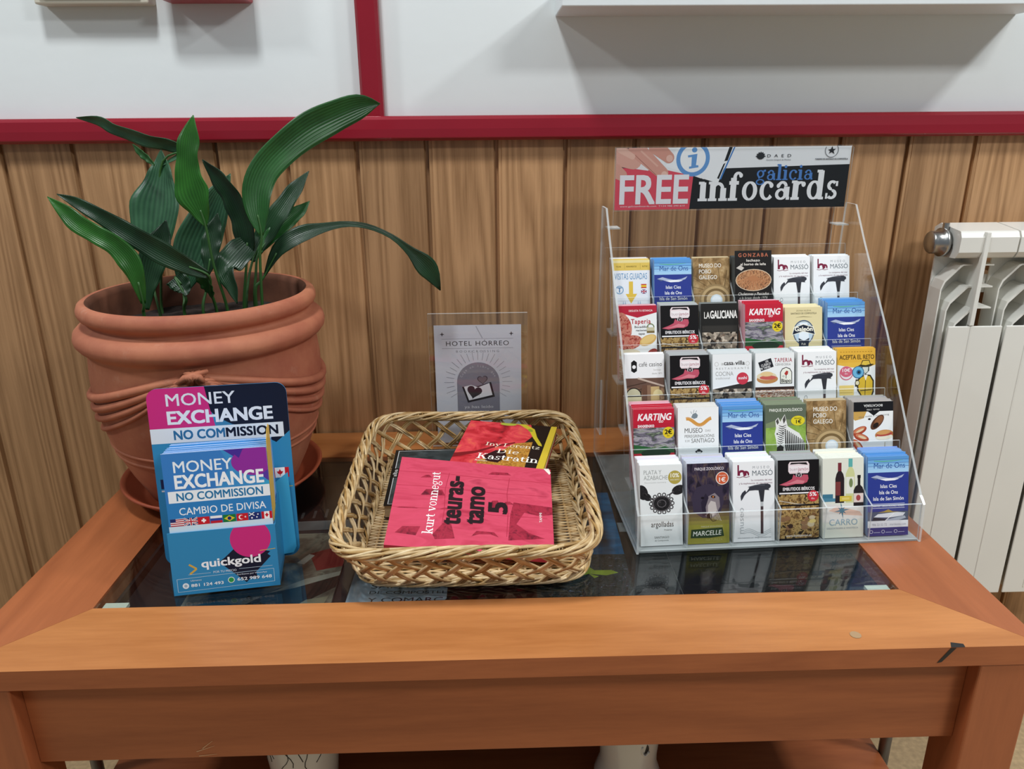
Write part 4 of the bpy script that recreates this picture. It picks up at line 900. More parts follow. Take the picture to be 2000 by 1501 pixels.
mb = MB(); mb.box(0, .120, 0, .0012, 0, .077, 0, lin(BL_)); p.spread(mb, fn=lambda a, c, l: (a / 1000, -l - .00001, c / 1000))
mb.build('pocket_front', M['print'], dis, cols=True, mw=fm)
for x in (0.0008, .1192):
    mb = MB(); zt = .07 if x < .05 else .078
    mb.prism([(.0012, .0004), (.062, .0092), (.062, zt + .018), (.05, zt + .022), (.0012, zt - .004)], lambda a, c, t: (t, a, c), x - .0006, x + .0006, 0, None, lin('#2f80b0')); mb.build('pocket_side', M['print'], dis, cols=True, mw=fm)
mb = MB(); mb.prism([(.0015, .0006), (.062, .0092), (.062, .0102), (.0015, .0016)], lambda a, c, t: (t, a, c), .0015, .1185, 0, None, lin(BL_)); mb.build('pocket_floor', M['print'], dis, cols=True, mw=fm)

def money_card():
    p = Print(115, 169, '#3a86c8')
    p.rect(0, 0, 115, 170, '#3f8fcb'); p.poly([(48, 96), (115, 130), (115, 60), (40, 60)], '#3aa4cf'); p.poly([(0, 170), (64, 170), (74, 150), (40, 100), (0, 96)], '#3c7fc6')
    p.poly([(66, 170), (84, 156), (115, 170)], '#4a3098'); p.ell(102, 153, 27, 17, '#93309c', 30); p.poly([(72, 170), (90, 170), (84, 158)], '#4a3098'); p.poly([(115, 128), (106, 136), (115, 142)], '#5a3aa0')
    p.text('MONEY', 12, 146, 13, '#eef5fa', W=64, bold=.01); p.text('EXCHANGE', 12, 127, 15.5, '#f5f9fc', W=97, bold=.04)
    p.rect(3, 110, 115, 124, '#eef4f8'); p.text('NO COMMISSION', 12, 112.5, 9, '#2f78a8', W=95, bold=.03)
    p.rect(0, 82, 115, 110, '#3180c0'); p.text('CAMBIO DE DIVISA', 13, 95, 8.6, '#f2f6fa', W=96, bold=.005)
    y = 82; F = [(2, 15), (17, 15), (32, 13), (46, 13), (60, 14), (75, 13), (89, 13), (103, 12)]
    def fr(i, c): p.rect(F[i][0], y, F[i][0] + F[i][1], y + 9, c)
    fr(0, '#f0eef0')
    for k in range(4): p.rect(2, y + 2.4 * k, 17, y + 2.4 * k + 1.2, '#b8202e')
    p.rect(2, y + 5, 8, y + 9, '#26306a')
    fr(1, '#24306e'); p.line([(17, y), (32, y + 9)], 2, '#f2f2f2'); p.line([(17, y + 9), (32, y)], 2, '#f2f2f2'); p.line([(17, y), (32, y + 9)], .8, '#c02030'); p.line([(17, y + 9), (32, y)], .8, '#c02030'); p.rect(23.2, y, 25.8, y + 9, '#f2f2f2'); p.rect(17, y + 3.2, 32, y + 5.8, '#f2f2f2'); p.rect(23.8, y, 25.2, y + 9, '#c02030'); p.rect(17, y + 3.8, 32, y + 5.2, '#c02030')
    fr(2, '#c8202c'); p.rect(37.6, y + 2, 39.4, y + 7, '#ffffff'); p.rect(36, y + 3.6, 41, y + 5.4, '#ffffff')
    fr(3, '#f2f2f2'); p.rect(46, y + 3, 59, y + 6, '#2a48a0'); p.rect(46, y, 59, y + 3, '#c02030')
    fr(4, '#1f7a3a'); p.poly([(61, y + 4.5), (67, y + 8), (73, y + 4.5), (67, y + 1)], '#e4c832'); p.ell(67, y + 4.5, 2.2, 2.2, '#24306e')
    fr(5, '#c8202c'); p.ell(80, y + 4.5, 2.8, 2.8, '#ffffff'); p.ell(80.8, y + 4.5, 2.2, 2.2, '#c8202c'); p.poly([(83.4, y + 4.5), (85.6, y + 5.4), (84.4, y + 3.2), (84.4, y + 5.8), (85.6, y + 3.6)], '#ffffff')
    fr(6, '#24306e'); p.line([(89, y + 5), (95, y + 9)], 1, '#f2f2f2'); p.line([(89, y + 9), (95, y + 5)], 1, '#f2f2f2'); p.ell(99, y + 6.4, .8, .8, '#fff'.replace('fff', 'ffffff')); p.ell(97.6, y + 3, .8, .8, '#ffffff'); p.ell(92, y + 2.4, 1, 1, '#ffffff')
    fr(7, '#f4f4f4'); p.rect(103, y, 106, y + 9, '#c8202c'); p.rect(112, y, 115, y + 9, '#c8202c'); p.poly([(109, y + 7.5), (110.2, y + 5.4), (111.4, y + 5), (110, y + 3.4), (109.2, y + 2), (108.8, y + 2), (108, y + 3.4), (106.6, y + 5), (107.8, y + 5.4)], '#c8202c')
    p.rect(0, 70, 115, 82, '#cfe4f0'); return p
def slab(name, w, h, t, face, edge, top=None, parent=None, mw=None):
    """one folded leaflet seen mostly by its edges"""
    mb = MB(); mb.box(0, w, 0, t, 0, h, 0, lin(edge)); mb.add([(0, -.00002, 0), (w, -.00002, 0), (w, -.00002, h), (0, -.00002, h)], [(0, 1, 2, 3)], 0, lin(face))
    return mb.build(name, M['print'], parent, cols=True, mw=mw)
rnd = random.Random(21)
CM = dmat @ fm
lc = R_(0.5)
o = sheet(money_card(), .0012, 'leaflet', mw=CM @ Matrix.Translation((.0028, .0024, .0021)), edge=lin('#cfdff0')); tag(o, 'frontmost blue money exchange leaflet in the cardboard display', 'leaflet')
proto = None; yy = .0039
for i in range(22):
    t = .0021; h_ = .167 + rnd.uniform(-.0016, .0012)
    if proto is None: o = proto = slab('leaflet', .115, .170, t - .0001, '#3f8fcb', '#a9c4ea')
    else: o = proto.copy(); COL.objects.link(o)
    o.matrix_world = CM @ Matrix.Translation((.0028 + rnd.uniform(-.0005, .0003) + 0.00001 * i, yy, .0021 + .142 * yy)) @ Matrix.Diagonal((1, 1, (h_ - .142 * yy) / .170, 1)); yy += t
    tag(o, 'blue edged money exchange leaflet packed behind the front one in the cardboard display', 'leaflet', 'leaflets packed in the money exchange display')
mb = MB(); mb.box(0, .010, 0, .0006, 0, .122, 0, lin('#e0b83a')); 
mb = MB(); q = [(0, 0), (.009, .002), (.012, .06), (.0125, .108), (.009, .113), (.004, .109), (.0, .10), (-.001, .05)]
mb.prism(q, lambda a, c, t: (t, a * 2.6, c), 0, .0004, 0, None, lin('#e2ba38')); o = mb.build('leaflet', M['print'], cols=True, mw=CM @ Matrix.Translation((.1181, .006, .079))); tag(o, 'yellow folded leaflet tucked upright at the side of the blue stack', 'leaflet')

# ------------------------------------------------------------------ infocard rack
sa = R_(2.4); SU = Vector((math.cos(sa), math.sin(sa), 0)); SW = Vector((-math.sin(sa), math.cos(sa), 0)); SO = Vector((.179, -.428, .0002))
SM = frame((SO.x, SO.y, SO.z + TZ), SU, SW, (0, 0, 1))
rack = thing('card_rack', 'clear acrylic five tier rack of tourist cards with a header sign on the table', 'card rack', mw=SM)
LEAN = math.tan(R_(15)); DW, DZ = .054, .056
side = [(0, 0), (.0045, .052), (.014, .060), (.040, .094), (.148, .241), (.243, .354), (.280, .402), (.311, .402), (.322, .09), (.322, .0)]
for x in (0.0, .373):
    mb = MB(); plate(mb, side, lambda a, c, t: (t, a, c), x, x + .003); mb.build('side_panel', ACR, rack)
mb = MB(); plate(mb, [(.018, .004), (.358, .004), (.358, .484), (.018, .484)], lambda a, c, t: (a, t, c), .3115, .3145); mb.build('back_panel', ACR, rack)
mb = MB(); plate(mb, [(.0035, .0), (.3725, .0), (.3725, .003), (.0035, .003)], lambda a, c, t: (a, t, c), .003, .3); mb.build('base_panel', ACR, rack)
mb = MB(); plate(mb, [(.0035, .0032), (.3725, .0032), (.3725, .052), (.0035, .052)], lambda a, c, t: (a, t + c * .08, c), .0012, .0042); mb.build('front_lip', ACR, rack)
for k in range(5):
    w0 = .046 + DW * k; z0 = .0035 + DZ * k; zt = (z0 + DZ + .052) if k < 4 else .343
    mb = MB(); plate(mb, [(.0035, z0), (.3725, z0), (.3725, zt), (.0035, zt)], lambda a, c, t: (a, t + w0 + (c - z0) * LEAN, c), 0, .0025); mb.build('tier_plate', ACR, rack)
    if k:
        zf = .0035 + DZ * k; wa = .046 + DW * (k - 1) + DZ * LEAN + .0026; mb = MB(); plate(mb, [(.0035, zf - .0025), (.3725, zf - .0025), (.3725, zf), (.0035, zf)], lambda a, c, t: (a, t, c), wa, w0 + .0); mb.build('tier_floor', ACR, rack)
    wf = .0046 if k == 0 else .046 + DW * (k - 1) + DZ * LEAN + .0028
    for c in range(1, 6):
        x = .0050 + .0602 * c + .0012; pr_ = [(wf, z0), (w0 - .0004, z0), (w0 + .078 * LEAN - .0004, z0 + .078), (w0 + .078 * LEAN - .007, z0 + .077), (wf + .034, z0 + .066), (wf + .022, z0 + .054), (wf + .048 * (LEAN if k else .08), z0 + .048)]
        mb = MB(); plate(mb, pr_, lambda a, cc, t: (t, a, cc), x - .0010, x + .0010); mb.build('pocket_divider', ACR, rack)
for x in (.006, .352):
    mb = MB(); plate(mb, [(x, .371), (x + .018, .371), (x + .018, .3728), (x, .3728)], lambda a, c, t: (a, t, c), .286, .311); mb.build('slot_tab', ACR, rack)
mb = MB(); plate(mb, [(0, 0), (.03, 0), (.012, .085), (.004, .09)], lambda a, c, t: (t, .262 + a, .055 + c), -.0021, -.0002); mb.build('side_hook', ACR, rack)

# header
p = Print(352, 88, '#eceef2'); rd = rounded(352, 88, 5)
p.poly([(0, 0), (113, 0), (116, 48), (60, 60), (0, 64)], '#d94a5c'); p.poly([(113, 0), (352, 0), (352, 62), (160, 58), (128, 44), (116, 48)], '#121316')
p.poly([(74, 62), (90, 88), (172, 88), (154, 37), (116, 48)], '#eff1f5'); p.ring(114, 72, 19, 25, '#6397d2', 36); p.ell(114, 72, 19, 19, '#f1f3f7', 30)
p.poly([(109, 58), (123, 60), (122.5, 63), (119, 63), (120, 79), (106, 77), (106.5, 74), (112, 74.5), (112, 61.5), (108.6, 61)], '#6397d2'); p.ell(115.5, 84.5, 4, 3.6, '#6397d2')
p.poly([(167, 88), (172, 88), (166, 69), (161, 68)], '#15181c'); p.poly([(174, 88), (176, 88), (158, 42), (156, 43)], '#3a79c0'); p.poly([(160, 64), (163, 66), (155, 43), (152, 44)], '#15181c')
p.rect(0, 60, 40, 88, '#5a3840'); p.poly([(30, 76), (52, 60), (48, 56), (20, 60)], '#e8e4e6')
p.capsule((-4, 80), (26, 70), 15, 12, '#d8a394'); p.capsule((30, 86), (70, 52), 12, 8.5, '#d3998a'); p.capsule((58, 90), (78, 74), 11, 8, '#cf9484'); p.capsule((0, 56), (9, 50), 10, 8, '#d49c8c'); p.ell(73, 50, 5.4, 4.6, '#e6bcae', rot=-40); p.ell(79, 73, 5, 5, '#e2b6a8', rot=-40)
p.capsule((6, 86), (24, 76), 5, 4, '#e2b4a4'); p.line([(36, 84), (62, 62)], 2.4, '#dfae9e'); p.line([(28, 78), (60, 50)], .8, '#a86a5e')
p.text('FREE', 8, 9, 40, '#eceaf0', W=101, bold=.03); p.text('www.galiciainfocards.com  T+34 986 290 610', 8, 4, 2.2, '#f0dfe2', W=98)
p.text('infocards', 124, 12, 39, '#eff0f4', W=216, serif=True, weight=1.55); p.text('galicia', 210, 40.5, 21, '#4d7fc4', W=88, serif=True, weight=1.3)
p.ell(215, 75, 6, 5, '#26282c', 10)
for k in range(7): a = R_(26 * k + 12); p.line([(215, 73), (215 + 7.5 * math.cos(a), 73 + 8 * math.sin(a))], 1.3, '#26282c')
p.text('DAED', 225, 73, 4.2, '#2c2e33', W=36, space=2.2); p.text('Gestión Integral de Medios', 224, 68.5, 1.8, '#4a4c50', W=37)
p.ring(322, 82, 9.5, 10.2, '#4a4c50', a0=150, a1=400); p.poly([(322, 88), (323.6, 83.6), (328, 84), (324.6, 81), (326.4, 76.6), (322, 79.6), (318, 77), (319.6, 81), (316, 83), (320.4, 83.6)], '#1d1f23'); p.text('TURISMO DE SANTIAGO DE COMPOSTELA', 298, 68.5, 2.2, '#26282c', W=50, bold=.03)
hd = thing('header_sign', 'wide printed header card with large white lettering at the top of the acrylic rack', 'sign', mw=SM @ Matrix.Translation((.0185, .3082, .396)))
mb = MB(); mb.box(0, .352, 0, .0012, 0, .088, 0, lin('#e8eaee')); p.spread(mb, fn=lambda a, c, l: (a / 1000, -l - .00001, c / 1000)); mb.build('printed_card', [M['print']] + [PH[k] for k in PHK], hd, cols=True)
mb = MB(); plate(mb, [(-.002, -.001), (.354, -.001), (.354, .086), (.350, .0895), (-.002, .0895)], lambda a, c, t: (a, t, c), -.0032, -.0016); mb.build('clear_cover', ACR, hd)

# ------------------------------------------------------------------ the cards
W_, H_ = 55, 105
def c_visitas():
    p = Print(W_, H_, '#e9eef4'); p.rect(0, 90, 55, 101, '#dfc260'); p.rect(0, 101, 55, 105, '#eadca0')
    for x, t in ((9, 'TOURS'), (28, 'MONUMENTOS'), (48, 'RUTAS')): p.text(t, x, 94.5, 2.2, '#7d6a2a', W=len(t) * 1.5, align='c', bold=.02)
    p.line([(18, 92), (18, 100)], .3, '#a8924a'); p.line([(41, 92), (41, 100)], .3, '#a8924a')
    p.text('VISITAS GUIADAS', 3, 77, 9, '#5790bc', W=48, bold=-.005); p.poly([(24, 74), (30, 74), (30, 56), (36, 56), (27, 42), (19, 56), (24, 56)], '#e2c04e')
    p.rect(42, 64, 50, 70, '#c23a34'); p.rect(42, 65.6, 50, 68.4, '#e6c23a'); p.rect(42, 56, 50, 62, '#33427e'); p.line([(42, 56), (50, 62)], 1.2, '#e8e8ec'); p.line([(42, 62), (50, 56)], 1.2, '#e8e8ec'); p.rect(45.4, 56, 46.6, 62, '#c23a44'); p.rect(42, 58.5, 50, 59.5, '#c23a44')
    p.ring(10, 62, 5, 6, '#5f9ac4'); p.text('T', 10, 58.5, 7, '#3f7fb2', align='c', bold=.02)
    for x in (14, 17, 36, 39): p.poly([(x, 38), (x + 1.4, 46), (x + 2.8, 38)], '#a8bcd4')
    p.rect(4, 36, 50, 38, '#b9c9dc'); return p
def c_mar():
    p = Print(W_, H_, '#2e3d8f')
    for i, c in enumerate(('#5b9ad6', '#6fabe0', '#86bce8', '#9ccaf0')): p.rect(0, 101 - 4.4 * i, 55, 105 - 4.4 * i, c)
    p.rect(0, 84, 55, 88, '#a6d0f0'); p.line([(8, 99.5), (20, 98.5), (34, 99), (47, 100)], [.8, 1.4, 1.0, .3], '#5fae8c'); p.text('Mar de Ons', 29, 89.5, 7, '#2a4f96', W=42, align='c', bold=-.006)
    p.poly([(4, 78), (12, 80.5), (20, 78), (30, 76), (40, 77.5), (49, 81), (46, 77), (38, 74.5), (28, 73.5), (16, 75)], '#aeb9d4'); p.poly([(16, 75), (30, 76.4), (42, 75), (36, 73.2), (24, 72.8)], '#f0f3f8'); p.poly([(4, 78), (14, 76), (10, 74.5)], '#54628a')
    for i, t in enumerate(('Islas Cíes', 'Isla de Ons', 'Isla de San Simón')): p.text(t, 28, 63.5 - 8.2 * i, 4.6, '#f3f5fa', W=(22, 25, 41)[i], align='c', bold=.012)
    p.line([(6, 42.5), (50, 42.5)], .5, '#e6eaf4'); p.text('EVENTOS Y DEGUSTACIONES A BORDO', 28, 38.6, 2.1, '#e6eaf4', W=43, align='c', bold=.02); p.line([(6, 36.8), (50, 36.8)], .5, '#e6eaf4')
    p.rect(0, 18, 55, 32, '#4a5870'); p.poly([(14, 31), (22, 32.5), (28, 35), (34, 32), (44, 31)], '#b59a4a'); p.poly([(8, 25), (14, 29), (40, 31), (51, 30), (48, 26), (30, 24)], '#dfe4ec'); p.poly([(22, 21), (50, 26), (52, 23), (36, 18)], '#aab4c4'); p.poly([(5, 18), (24, 18), (26, 22), (8, 25)], '#27303e'); p.line([(24, 20), (36, 30)], .9, '#f4f6f8')
    p.rect(0, 11, 55, 20, '#e9ecf2'); p.text('986 22 52 72', 6, 13.5, 3, '#8a90a0', W=20); p.text('mardeons.com', 30, 13.5, 3, '#8a90a0', W=22); p.rect(0, 0, 55, 10, '#34387f')
    for x in (5, 21, 38): p.ring(x, 5.6, 1.8, 2.3, '#dfe3f0', 14); p.line([(x + 3.5, 4.6), (x + 12, 4.6)], .6, '#c4cae0')
    return p
def c_pobo():
    p = Print(W_, H_, '#8a7048'); p.rect(0, 0, 55, 105, 'stone')
    for i in range(9): a = R_(20 + 17 * i); p.line([(34 + 22 * math.cos(a), 44 + 22 * math.sin(a)), (34 + 46 * math.cos(a + .25), 44 + 46 * math.sin(a + .25))], .6, '#5d4a2c')
    for r, c in ((25, '#9a8058'), (22, '#c0a476'), (18, '#7c6440'), (14, '#c9b088')): p.ell(34, 44, r, r * .9, c, 30)
    p.ell(35, 43, 9, 8.5, '#d6e6f0', 24); p.ell(35, 43, 7, 6.6, '#f4fbff', 20)
    for i, t in enumerate(('MUSEO DO', 'POBO', 'GALEGO')): p.text(t, 9, 91 - 8.5 * i, 5.6, '#efe9dc', W=(33, 18, 27)[i], bold=.015)
    return p
def c_gonzaba():
    p = Print(W_, H_, '#171413'); p.text('GONZABA', 27.5, 96, 5, '#b0644a', W=44, align='c', space=1.5, bold=.04); p.text('lechazo', 27.5, 89, 3.6, '#e8e2d8', W=20, align='c', bold=.02); p.text('al horno de leña', 27.5, 83.5, 3.6, '#e8e2d8', W=38, align='c', bold=.02)
    p.poly([(2, 80), (8, 84), (14, 80), (10, 76)], '#c9c4bc'); p.ell(28, 62, 27, 16, '#d8c4a8', 24); p.ell(28, 62, 26, 15, 'octopus', 24)
    for i in range(9): a = R_(200 + 17 * i); p.line([(28, 68), (28 + 22 * math.cos(a), 66 + 18 * math.sin(a))], [2.6, 1.2], '#b07850')
    p.text('Chuletones y Pescados', 27.5, 40, 4.2, '#e9e4da', W=46, align='c', ital=.25); p.text('a la brasa desde 1976', 27.5, 34.5, 3.6, '#e9e4da', W=42, align='c', ital=.25); return p
def whale(p, x, y, s, c):
    p.poly([(x + s * a, y + s * b_) for a, b_ in ((0, 0), (2, 4), (6, 7.5), (7.5, 4.5), (10, 8), (12, 11.5), (18, 13.6), (28, 15), (36, 15), (39.5, 13.4), (40, 10.6), (37, 8), (38, 6.4), (33, 7), (28, 6.2), (20, 7), (12, 6.6), (8, 3.6), (5, .5), (2.6, -4), (.8, -6.5), (.2, -3))], c)
def c_masso():
    p = Print(W_, H_, '#f3f5f6')
    p.rect(6, 87, 8, 101, '#7d2340'); p.ring(11.6, 89, 2.4, 5.4, '#7d2340', 14, 0, 180); p.ring(17.2, 89, 1.6, 4.2, '#7d2340', 14, 0, 180); p.rect(15.6, 87, 18, 92, '#7d2340'); p.rect(19.4, 87, 21.4, 90, '#7d2340'); p.rect(6, 87, 9.4, 90, '#7d2340'); p.rect(13.8, 86, 16.4, 90, '#7d2340'); p.line([(5, 85.4), (9, 84.6), (13, 85.6), (17, 84.6), (22, 85.6)], .7, '#7d2340')
    p.text('MUSEO', 26, 95.6, 3.2, '#9aa0a4', W=22, space=1.8); p.text('MASSÓ', 25.5, 86.5, 6.6, '#6b757c', W=27)
    p.text('La conquista del mar', 52, 79.6, 2.3, '#8c6070', W=28, align='r'); p.text('y la explotación de sus recursos', 52, 75.6, 2.3, '#8c6070', W=44, align='r')
    for i in range(3): p.line([(14 + 8 * k / 2, 14 - 2.2 * i + 3 * math.sin(k * .75 + .4)) for k in range(10)], .8, '#c3c9cc')
    p.text('museo', 14, 11, 7, '#b7bcbf', W=34, rot=90); p.rect(36.5, 10, 40, 60, '#4a3c40'); p.rect(36.5, 46, 40, 52, '#c0c4c6'); p.poly([(33.5, 69), (42, 69), (40.2, 52), (36.4, 52)], '#33343a')
    whale(p, 10, 60.5, 1.0, '#383a42'); p.line([(20, 71.8), (30, 74), (42, 73.8)], .9, '#5c5e66'); p.text('www.museomasso.com  info@museomasso.com', 6, 4.5, 1.8, '#8f9498', W=44); return p
def c_taperia():
    p = Print(W_, H_, '#eef0ef'); p.poly([(0, 105), (55, 105), (55, 95), (27, 88), (0, 96)], '#b5273c'); p.text('DEGUSTA TU ESTANCIA', 32, 96.6, 2.6, '#f2e6e4', W=34, align='c', bold=.02)
    p.ell(3, 72, 16, 22, 'ham', 24); p.ell(2, 88, 10, 8, 'ham', 20); p.text('Taperia', 32, 79.5, 6.6, '#b5303c', W=28, align='c', bold=.03, space=1.15)
    for i, t in enumerate(('Bocadillos', 'raciones', 'tapas')): p.text(t, 33, 73.5 - 4.8 * i, 3, '#3c3634', W=(20, 16, 9)[i], align='c', bold=.02)
    p.ring(46, 74, 4, 5.6, '#7f8a62', 18, 0, 180); p.rect(40.4, 66, 51.6, 74, '#c9c2a2'); p.rect(40.4, 66, 51.6, 69, '#7c6a42')
    p.ell(16, 53, 18, 10, 'ham', 26, 12); p.ell(42, 56, 13, 7, '#d8b068', 20, 24); p.ell(42, 57, 11, 5, '#e6c680', 20, 24); p.ell(15, 38, 16, 6, '#e4d8bc', 20); p.ell(48, 38, 8, 5, '#9c4038', 16, 30); p.rect(0, 0, 55, 30, 'tapas'); return p
def c_jamon():
    p = Print(W_, H_, '#141214'); p.poly([(14, 99), (16, 102.5), (40, 102.5), (42, 99), (42, 90), (40, 87), (16, 87), (14, 90)], '#ecdcdf'); p.poly([(16, 99), (18, 101.4), (38, 101.4), (40, 98), (28, 99.6)], '#1b1719'); p.rect(15, 89.4, 41, 97, '#f3ecee')
    p.text('buen', 16, 90.6, 4.6, '#b9a4aa', W=10.5); p.text('jamón', 27, 90.6, 4.6, '#a85668', W=13.5); p.ell(28, 85, 4, 4, '#cfc6c8', 18); p.ell(28, 85, 3, 3, '#3a3238', 16); p.text('V', 28, 83.2, 3.4, '#e8e0e2', align='c')
    p.poly([(2, 73), (12, 76.5), (19, 80), (21, 86), (24.4, 83), (31, 82), (34, 85.6), (40, 85), (41, 80), (39, 75.4), (33, 73), (24, 73.4), (12, 71)], '#c05468'); p.poly([(4, 72.6), (16, 75), (26, 79), (36, 77), (34, 74), (22, 74)], '#d8808c')
    p.text('EMBUTIDOS IBÉRICOS', 28, 65, 4, '#f0ecec', W=42, align='c', bold=.03); p.rect(2, 60.6, 54, 62.4, '#f1eeee'); p.rect(0, 46, 55, 59.6, 'food'); p.line([(2, 52), (26, 47), (54, 45)], .9, '#cfc6b6'); p.rect(0, 2, 55, 45, 'food'); p.rect(0, 44.4, 55, 46.6, '#1b1715')
    rn = random.Random(2)
    for i in range(12): p.ell(rn.uniform(6, 50), rn.uniform(12, 34), rn.uniform(2, 5), rn.uniform(2, 4), rn.choice(['#d8c27a', '#7c5a3a', '#3a2620', '#c9b898', '#8f6a4a']), 10)
    p.ell(47, 57, 7.4, 7.4, '#c8303c', 22); p.text('5%', 47, 57, 5, '#f6eeee', W=9, align='c', bold=.03); p.text('dto.', 47, 52.6, 2.6, '#f6eeee', W=5, align='c'); p.text('www.buenjamon.es', 28, 4, 3, '#dcd4cc', W=34, align='c', bold=.02); return p
def c_galiciana():
    p = Print(W_, H_, '#22211f'); p.text('LA', 5, 84, 9, '#ece8e2', W=8, bold=.02); p.text('GALICIANA', 14, 84, 10.5, '#f2efea', W=39, bold=.04); p.rect(2, 2, 53, 74, 'crowd'); p.rect(2, 64, 53, 74, '#2b2926')
    for i in range(8): p.line([(2, 66 + i), (53, 64.4 + 1.1 * i)], .3, '#4c4843')
    return p
def c_karting():
    p = Print(W_, H_, '#b82036'); p.rect(0, 86, 55, 105, '#c02238'); p.text('KARTING', 6, 90, 8.6, '#f6eef0', W=44, ital=.2, bold=.04); p.text('GO', 34, 86.5, 3, '#f6eef0', W=6, ital=.2, bold=.03); p.text('SANXENXO', 6, 80.6, 3.2, '#efe8ea', W=22, bold=.03)
    p.rect(0, 40, 55, 80, 'landscape'); p.text('SANXENXO', 6, 81, 3.2, '#efe8ea', W=22, bold=.03); p.poly([(0, 40), (0, 58), (18, 55), (30, 52), (42, 55), (55, 50), (55, 40)], '#2d5f34'); p.rect(0, 34, 55, 46, '#cf2a3e'); p.ell(30, 46, 20, 6, '#1f3a24', 20)
    p.poly([(12, 20), (18, 42), (40, 42), (54, 30), (54, 20)], '#20222c')
    for i in range(6): p.line([(16 + 6 * i, 24), (19 + 6.4 * i, 41)], [1.2, 2.2], ('#d8dce6', '#3c5ea0', '#e8eaf0', '#20222c', '#c9ced8', '#3a66b4')[i])
    p.rect(0, 0, 55, 22, '#b82036'); p.ell(47, 73, 7.6, 7.6, '#e2c62c', 22); p.text('2€', 47, 71, 6, '#1f1c10', W=9.6, align='c', bold=.04); p.text('dto.', 47, 68, 1.8, '#1f1c10', W=4, align='c', bold=.02); return p
def c_galeon():
    p = Print(W_, 98, '#e2d4a4'); p.text('ZONA NUEVA', 27.5, 92, 2.2, '#6c6238', W=22, align='c'); p.text('SANTIAGO DE COMPOSTELA', 27.5, 88, 2.4, '#4c4630', W=38, align='c', bold=.02); p.line([(16, 83.6), (27, 84.6), (40, 83.6)], [.2, .9, .2], '#7a704a')
    p.ring(27.5, 62, 14, 15.4, '#3d5a80', 34, ky=1.15); p.ell(27.5, 62, 13.6, 15.6, '#b9cfe0', 30); p.poly([(20, 50), (22, 76), (33, 76), (36, 50)], '#e6eef4'); p.poly([(10, 58), (13, 70), (27, 74), (42, 70), (45, 58), (27, 63)], '#f2efe0'); p.poly([(11, 59), (14, 69), (27, 73), (41, 69), (44, 59), (27, 64)], '#1c2636')
    p.text('Galeón', 27.5, 64, 6, '#f3efdf', W=26, align='c', bold=.04); p.poly([(21, 38), (34, 38), (36, 54), (28, 50), (20, 54)], '#1c2636'); p.text('Pub', 27.5, 44, 3, '#e8e4d4', W=6, align='c'); return p
def c_casino():
    p = Print(W_, H_, '#f2f3f3'); p.poly([(9, 87), (9, 82), (13, 79.4), (17, 82), (17, 94), (13, 97), (9, 94)], '#1a1a1b'); p.ell(13, 87.6, 2.6, 2.6, '#f2f3f3', 16); p.text('café casino', 20, 88, 6, '#3c3a3a', W=32, space=1.05); p.text('Santiago', 40, 82, 2.2, '#b5b2ac', W=11); p.text('desde 1873', 38, 77, 2.2, '#9c9890', W=14)
    p.rect(0, 0, 55, 72, 'shop'); p.rect(0, 58, 55, 72, '#6a5044'); p.line([(18, 72), (55, 60)], 2.4, '#c4b0a0'); p.line([(0, 60), (30, 66)], 1.4, '#4a362c'); p.rect(24, 30, 31, 62, '#6c4c3c'); p.rect(31, 30, 36, 62, '#8f6f58')
    p.ell(12, 48, 11, 11, '#2a2320', 24, a0=0, a1=180); p.ell(12, 48, 9.6, 9.6, '#c9c4a4', 24, a0=0, a1=180); p.rect(1, 36, 23, 48, '#d8cfa8'); p.line([(1, 47), (23, 47)], 1.4, '#2a2320'); p.rect(36, 40, 48, 60, '#c9ac78'); p.ell(46, 48, 7, 8, '#e0d09c', 18, a0=0, a1=180); return p
def c_villa():
    p = Print(W_, H_, '#eef0f0'); p.text('casa', 16, 90, 5.6, '#3a3836', W=13, bold=.03); p.text('villa', 32, 90, 5.6, '#3a3836', W=13, bold=.03); p.text('da', 29, 90, 3, '#8a8884', W=2.6); p.text('a', 12, 90, 4.4, '#a8a6a2', W=3.4)
    p.ring(49, 91.5, 2.4, 3, '#c4c2be', 12); p.ring(5.6, 91.5, 2.4, 3, '#c4c2be', 12); p.text('RESTAURANTE', 28, 84, 2.6, '#a19f9b', W=46, align='c', space=1.8)
    p.text('COCINA', 4, 75.4, 5.6, '#a4a29e', W=25); p.text('tradicional', 4, 70.6, 3, '#b4b2ae', W=20); p.poly([(0, 57), (55, 67), (55, 64), (0, 54)], '#3c3a38'); p.rect(0, 0, 55, 56, 'crowd'); p.poly([(0, 57), (55, 67), (55, 56), (0, 48)], '#33302e'); p.poly([(0, 59), (55, 69), (55, 67), (0, 57)], '#f4f4f4')
    p.rect(0, 0, 55, 57, 'crowd'); p.ell(42, 71, 8.4, 8.4, '#cc3a4c', 24); p.text('sushi', 42, 70, 4, '#f4eaec', W=12, align='c', bold=.02); return p
